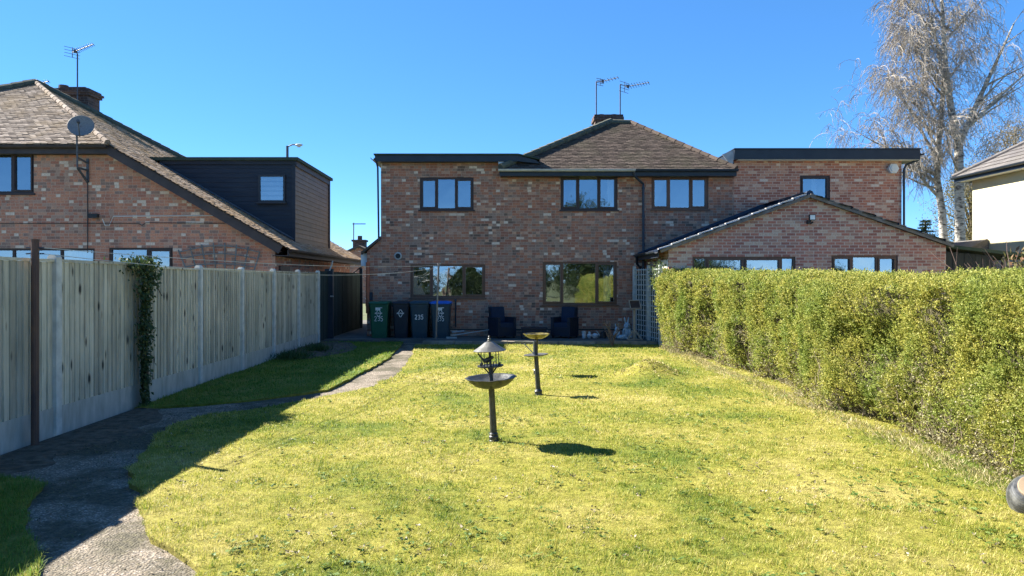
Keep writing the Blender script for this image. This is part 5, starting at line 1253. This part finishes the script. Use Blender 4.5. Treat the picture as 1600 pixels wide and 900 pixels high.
birch('leaning bare birch with slimmer white trunk, left of the pair', tuple(B), pts, [.19,.165,.15,.135,.115,.095,.075,.055,.03],
  [(2.4,(-.75,-.1,.6),4.0,.075),(3.1,(-.85,.2,.6),4.2,.085),(3.6,(-.7,-.3,.75),4.0,.07),(4.2,(-.8,.1,.7),3.7,.065),(4.8,(-.55,.3,.8),3.5,.06),(5.4,(-.8,-.2,.6),3.0,.05),(6.0,(-.6,.2,.8),3.0,.045),(6.6,(.5,.2,.8),2.4,.04),(7.2,(-.6,0,.8),2.4,.04),(3.3,(.6,.4,.7),2.6,.05),(2.7,(-.9,.1,.28),3.4,.05),(2.9,(-.8,.3,.7),3.6,.07),(3.9,(-.75,-.35,.75),3.6,.06)], 1, 33)

# leafless tree mostly hidden behind the main house; only twigs show
def bare_tree(label, base, h, seed, spread, lev=4, mat=None):
    rs = random.Random(seed); t = thing('bare_tree', label, 'tree', base); tr_ = MB(); tw = MB(); b = Vector(base)
    def br(p, d, l, r, k):
        q = p+d*l; mid = p.lerp(q,.5)+Vector((rs.uniform(-.1,.1),rs.uniform(-.1,.1),rs.uniform(-.05,.05)))*l
        (tr_ if r > .04 else tw).tube([p, mid, q], [r, r*.85, r*.7], 6 if r > .04 else 4, False)
        if k:
            for _ in range(3): br(mid.lerp(q, rs.random()), (d+Vector((rs.uniform(-1,1),rs.uniform(-1,1),rs.uniform(-.2,.7)))*spread).normalized(), l*rs.uniform(.55,.78), max(r*.58,.012), k-1)
    br(b, Vector((0,0,1)), h*.34, .14, 0); 
    for _ in range(6): br(b+Vector((0,0,h*.33)), Vector((rs.uniform(-.8,.8),rs.uniform(-.8,.8),1)).normalized(), h*.26, .085, lev)
    tr_.build('trunk', pm('dark_bark', (.10,.075,.06), (.15,.115,.09), 6, .9), t); tw.build('crown', pm('fine_twig', (.20,.15,.12), None, 4, .9), t)
bare_tree('leafless tree whose twigs show past the left corner of the brick house', (-3.6,33.5,0), 6.3, 8, .8)
# conifer
t = thing('conifer_tree', 'small dark pointed conifer in front of the white birch trunks', 'tree', (WX(1446,36),36,0))
m = MB(); m.tube([(WX(1446,36),36,0),(WX(1446,36),36,4.6)],[.12,.03],8); m.build('trunk', pm('conifer_bark', (.08,.06,.045), None, 6, .9), t)
VV = []; cz = np.array([WX(1446,36),36,0])
for z in np.arange(.6,4.75,.16):
    rr = .12+(4.85-z)*.36
    for q in range(int(10+rr*9)):
        a = random.uniform(0,6.28); l = rr*random.uniform(.6,1.1); n = int(14+l*22); s_ = rng.random(n)
        P = cz+np.stack([np.cos(a)*l*s_, np.sin(a)*l*s_, z-.25*l*s_+.1*s_*s_*l], 1); D = np.array([np.cos(a),np.sin(a),-.1])+rng.normal(0,.6,(n,3)); VV.append(leaf_quads(P, D, .13, .03))
np_mesh('crown', np.concatenate(VV), 4, leaf_mat('conifer_needle', [(.012,.03,.014), (.025,.05,.022), (.05,.075,.035)], .15), t)
# olive tinted early-spring trees behind the cream house
def spring_tree(label, base, h, rx, seed, cols, nb=260, zlow=.25, ls=1):
    r2 = np.random.default_rng(seed); rs = random.Random(seed); t = thing('spring_tree', label, 'tree', base, 'hazy trees behind the houses'); b = np.array(base, float)
    m = MB(); m.tube([tuple(b), tuple(b+np.array([.1,0,h*.5])), tuple(b+np.array([0,.1,h*.9]))], [.28,.2,.05], 8)
    VV = []; cl = []
    for i in range(nb):
        th = rs.uniform(0,6.28); z = h*(zlow+(1-zlow)*rs.random()**.9); f = math.sin(min(1,max(.05,(z/h-zlow)/(1-zlow)*.92+.08))*math.pi)**.6
        r_ = rx*f*math.sqrt(rs.random()); c = b+np.array([r_*math.cos(th), r_*math.sin(th), z]); cl.append(c)
        if i % 3 == 0: m.tube([tuple(b+np.array([0,0,z*.62])), tuple((b+np.array([0,0,z*.8])+c)/2), tuple(c)], [.05,.035,.012], 4, False)
        n = rs.randint(50,110); P = c+r2.normal(0,1,(n,3))*np.array([.42,.42,.36])*rx/2.6; VV.append(leaf_quads(P, r2.normal(size=(n,3))+np.array([0,0,-.3]), r2.uniform(.07,.16,n)*ls, r2.uniform(.03,.06,n)*ls))
    m.build('trunk', pm('tree_bark', (.12,.10,.075), None, 6, .9), t); np_mesh('crown', np.concatenate(VV), 4, leaf_mat('spring_leaf', cols, .35), t)
oc = [(.10,.085,.03), (.17,.145,.05), (.25,.21,.09)]
spring_tree('olive tinted budding tree between birch trunks and cream house', (WX(1520,44),44,0), 8.2, 2.3, 5, oc)
spring_tree('brownish budding tree rising over the cream house roof', (WX(1588,46),46,0), 11.3, 2.8, 6, [(.12,.095,.05), (.2,.16,.09), (.27,.23,.14)])

# trees and a pole behind the viewpoint: they stand in the window reflections
random.seed(9)
gc = [(.015,.03,.01), (.028,.05,.014), (.05,.07,.022)]
for lab, x_, y_, h_, r_, sd_, n_ in (('dense dark green tree opposite the wide ground floor window', 7.4, -26, 8.6, 3.2, 15, 300),
        ('lower bushy tree opposite the left ground floor window', -9.5, -30, 3.4, 3.4, 16, 130), ('small round tree beside the wooden utility pole', -3.0, -33, 3.4, 2.4, 18, 110),
        ('broad bushy tree opposite the extension doors', 19, -34, 3.4, 4.6, 17, 160), ('slim tree far opposite the extension window', 31, -36, 3.6, 3.0, 19, 120), ('wide bush like tree opposite the middle of the house', 2.2, -38, 3.6, 3.2, 20, 160)):
    spring_tree(lab, (x_, y_, 0), h_, r_, sd_, gc, n_, .05, 2.2)
t = thing('utility_pole', 'brown wooden utility pole reflected in the left ground floor window', 'utility pole', (-4.4,-22,0))
m = MB(); m.tube([(-4.4,-22,0),(-4.4,-22,7.2)], [.14,.10], 8); m.build('pole', pm('pole_wood', (.12,.085,.06), None, 5, .9), t); m = MB(); m.box(-5.0,-3.8,-22.06,-21.94,6.6,6.7); m.build('crossarm', pm('arm_wood', (.1,.075,.055), None, 5, .9), t)
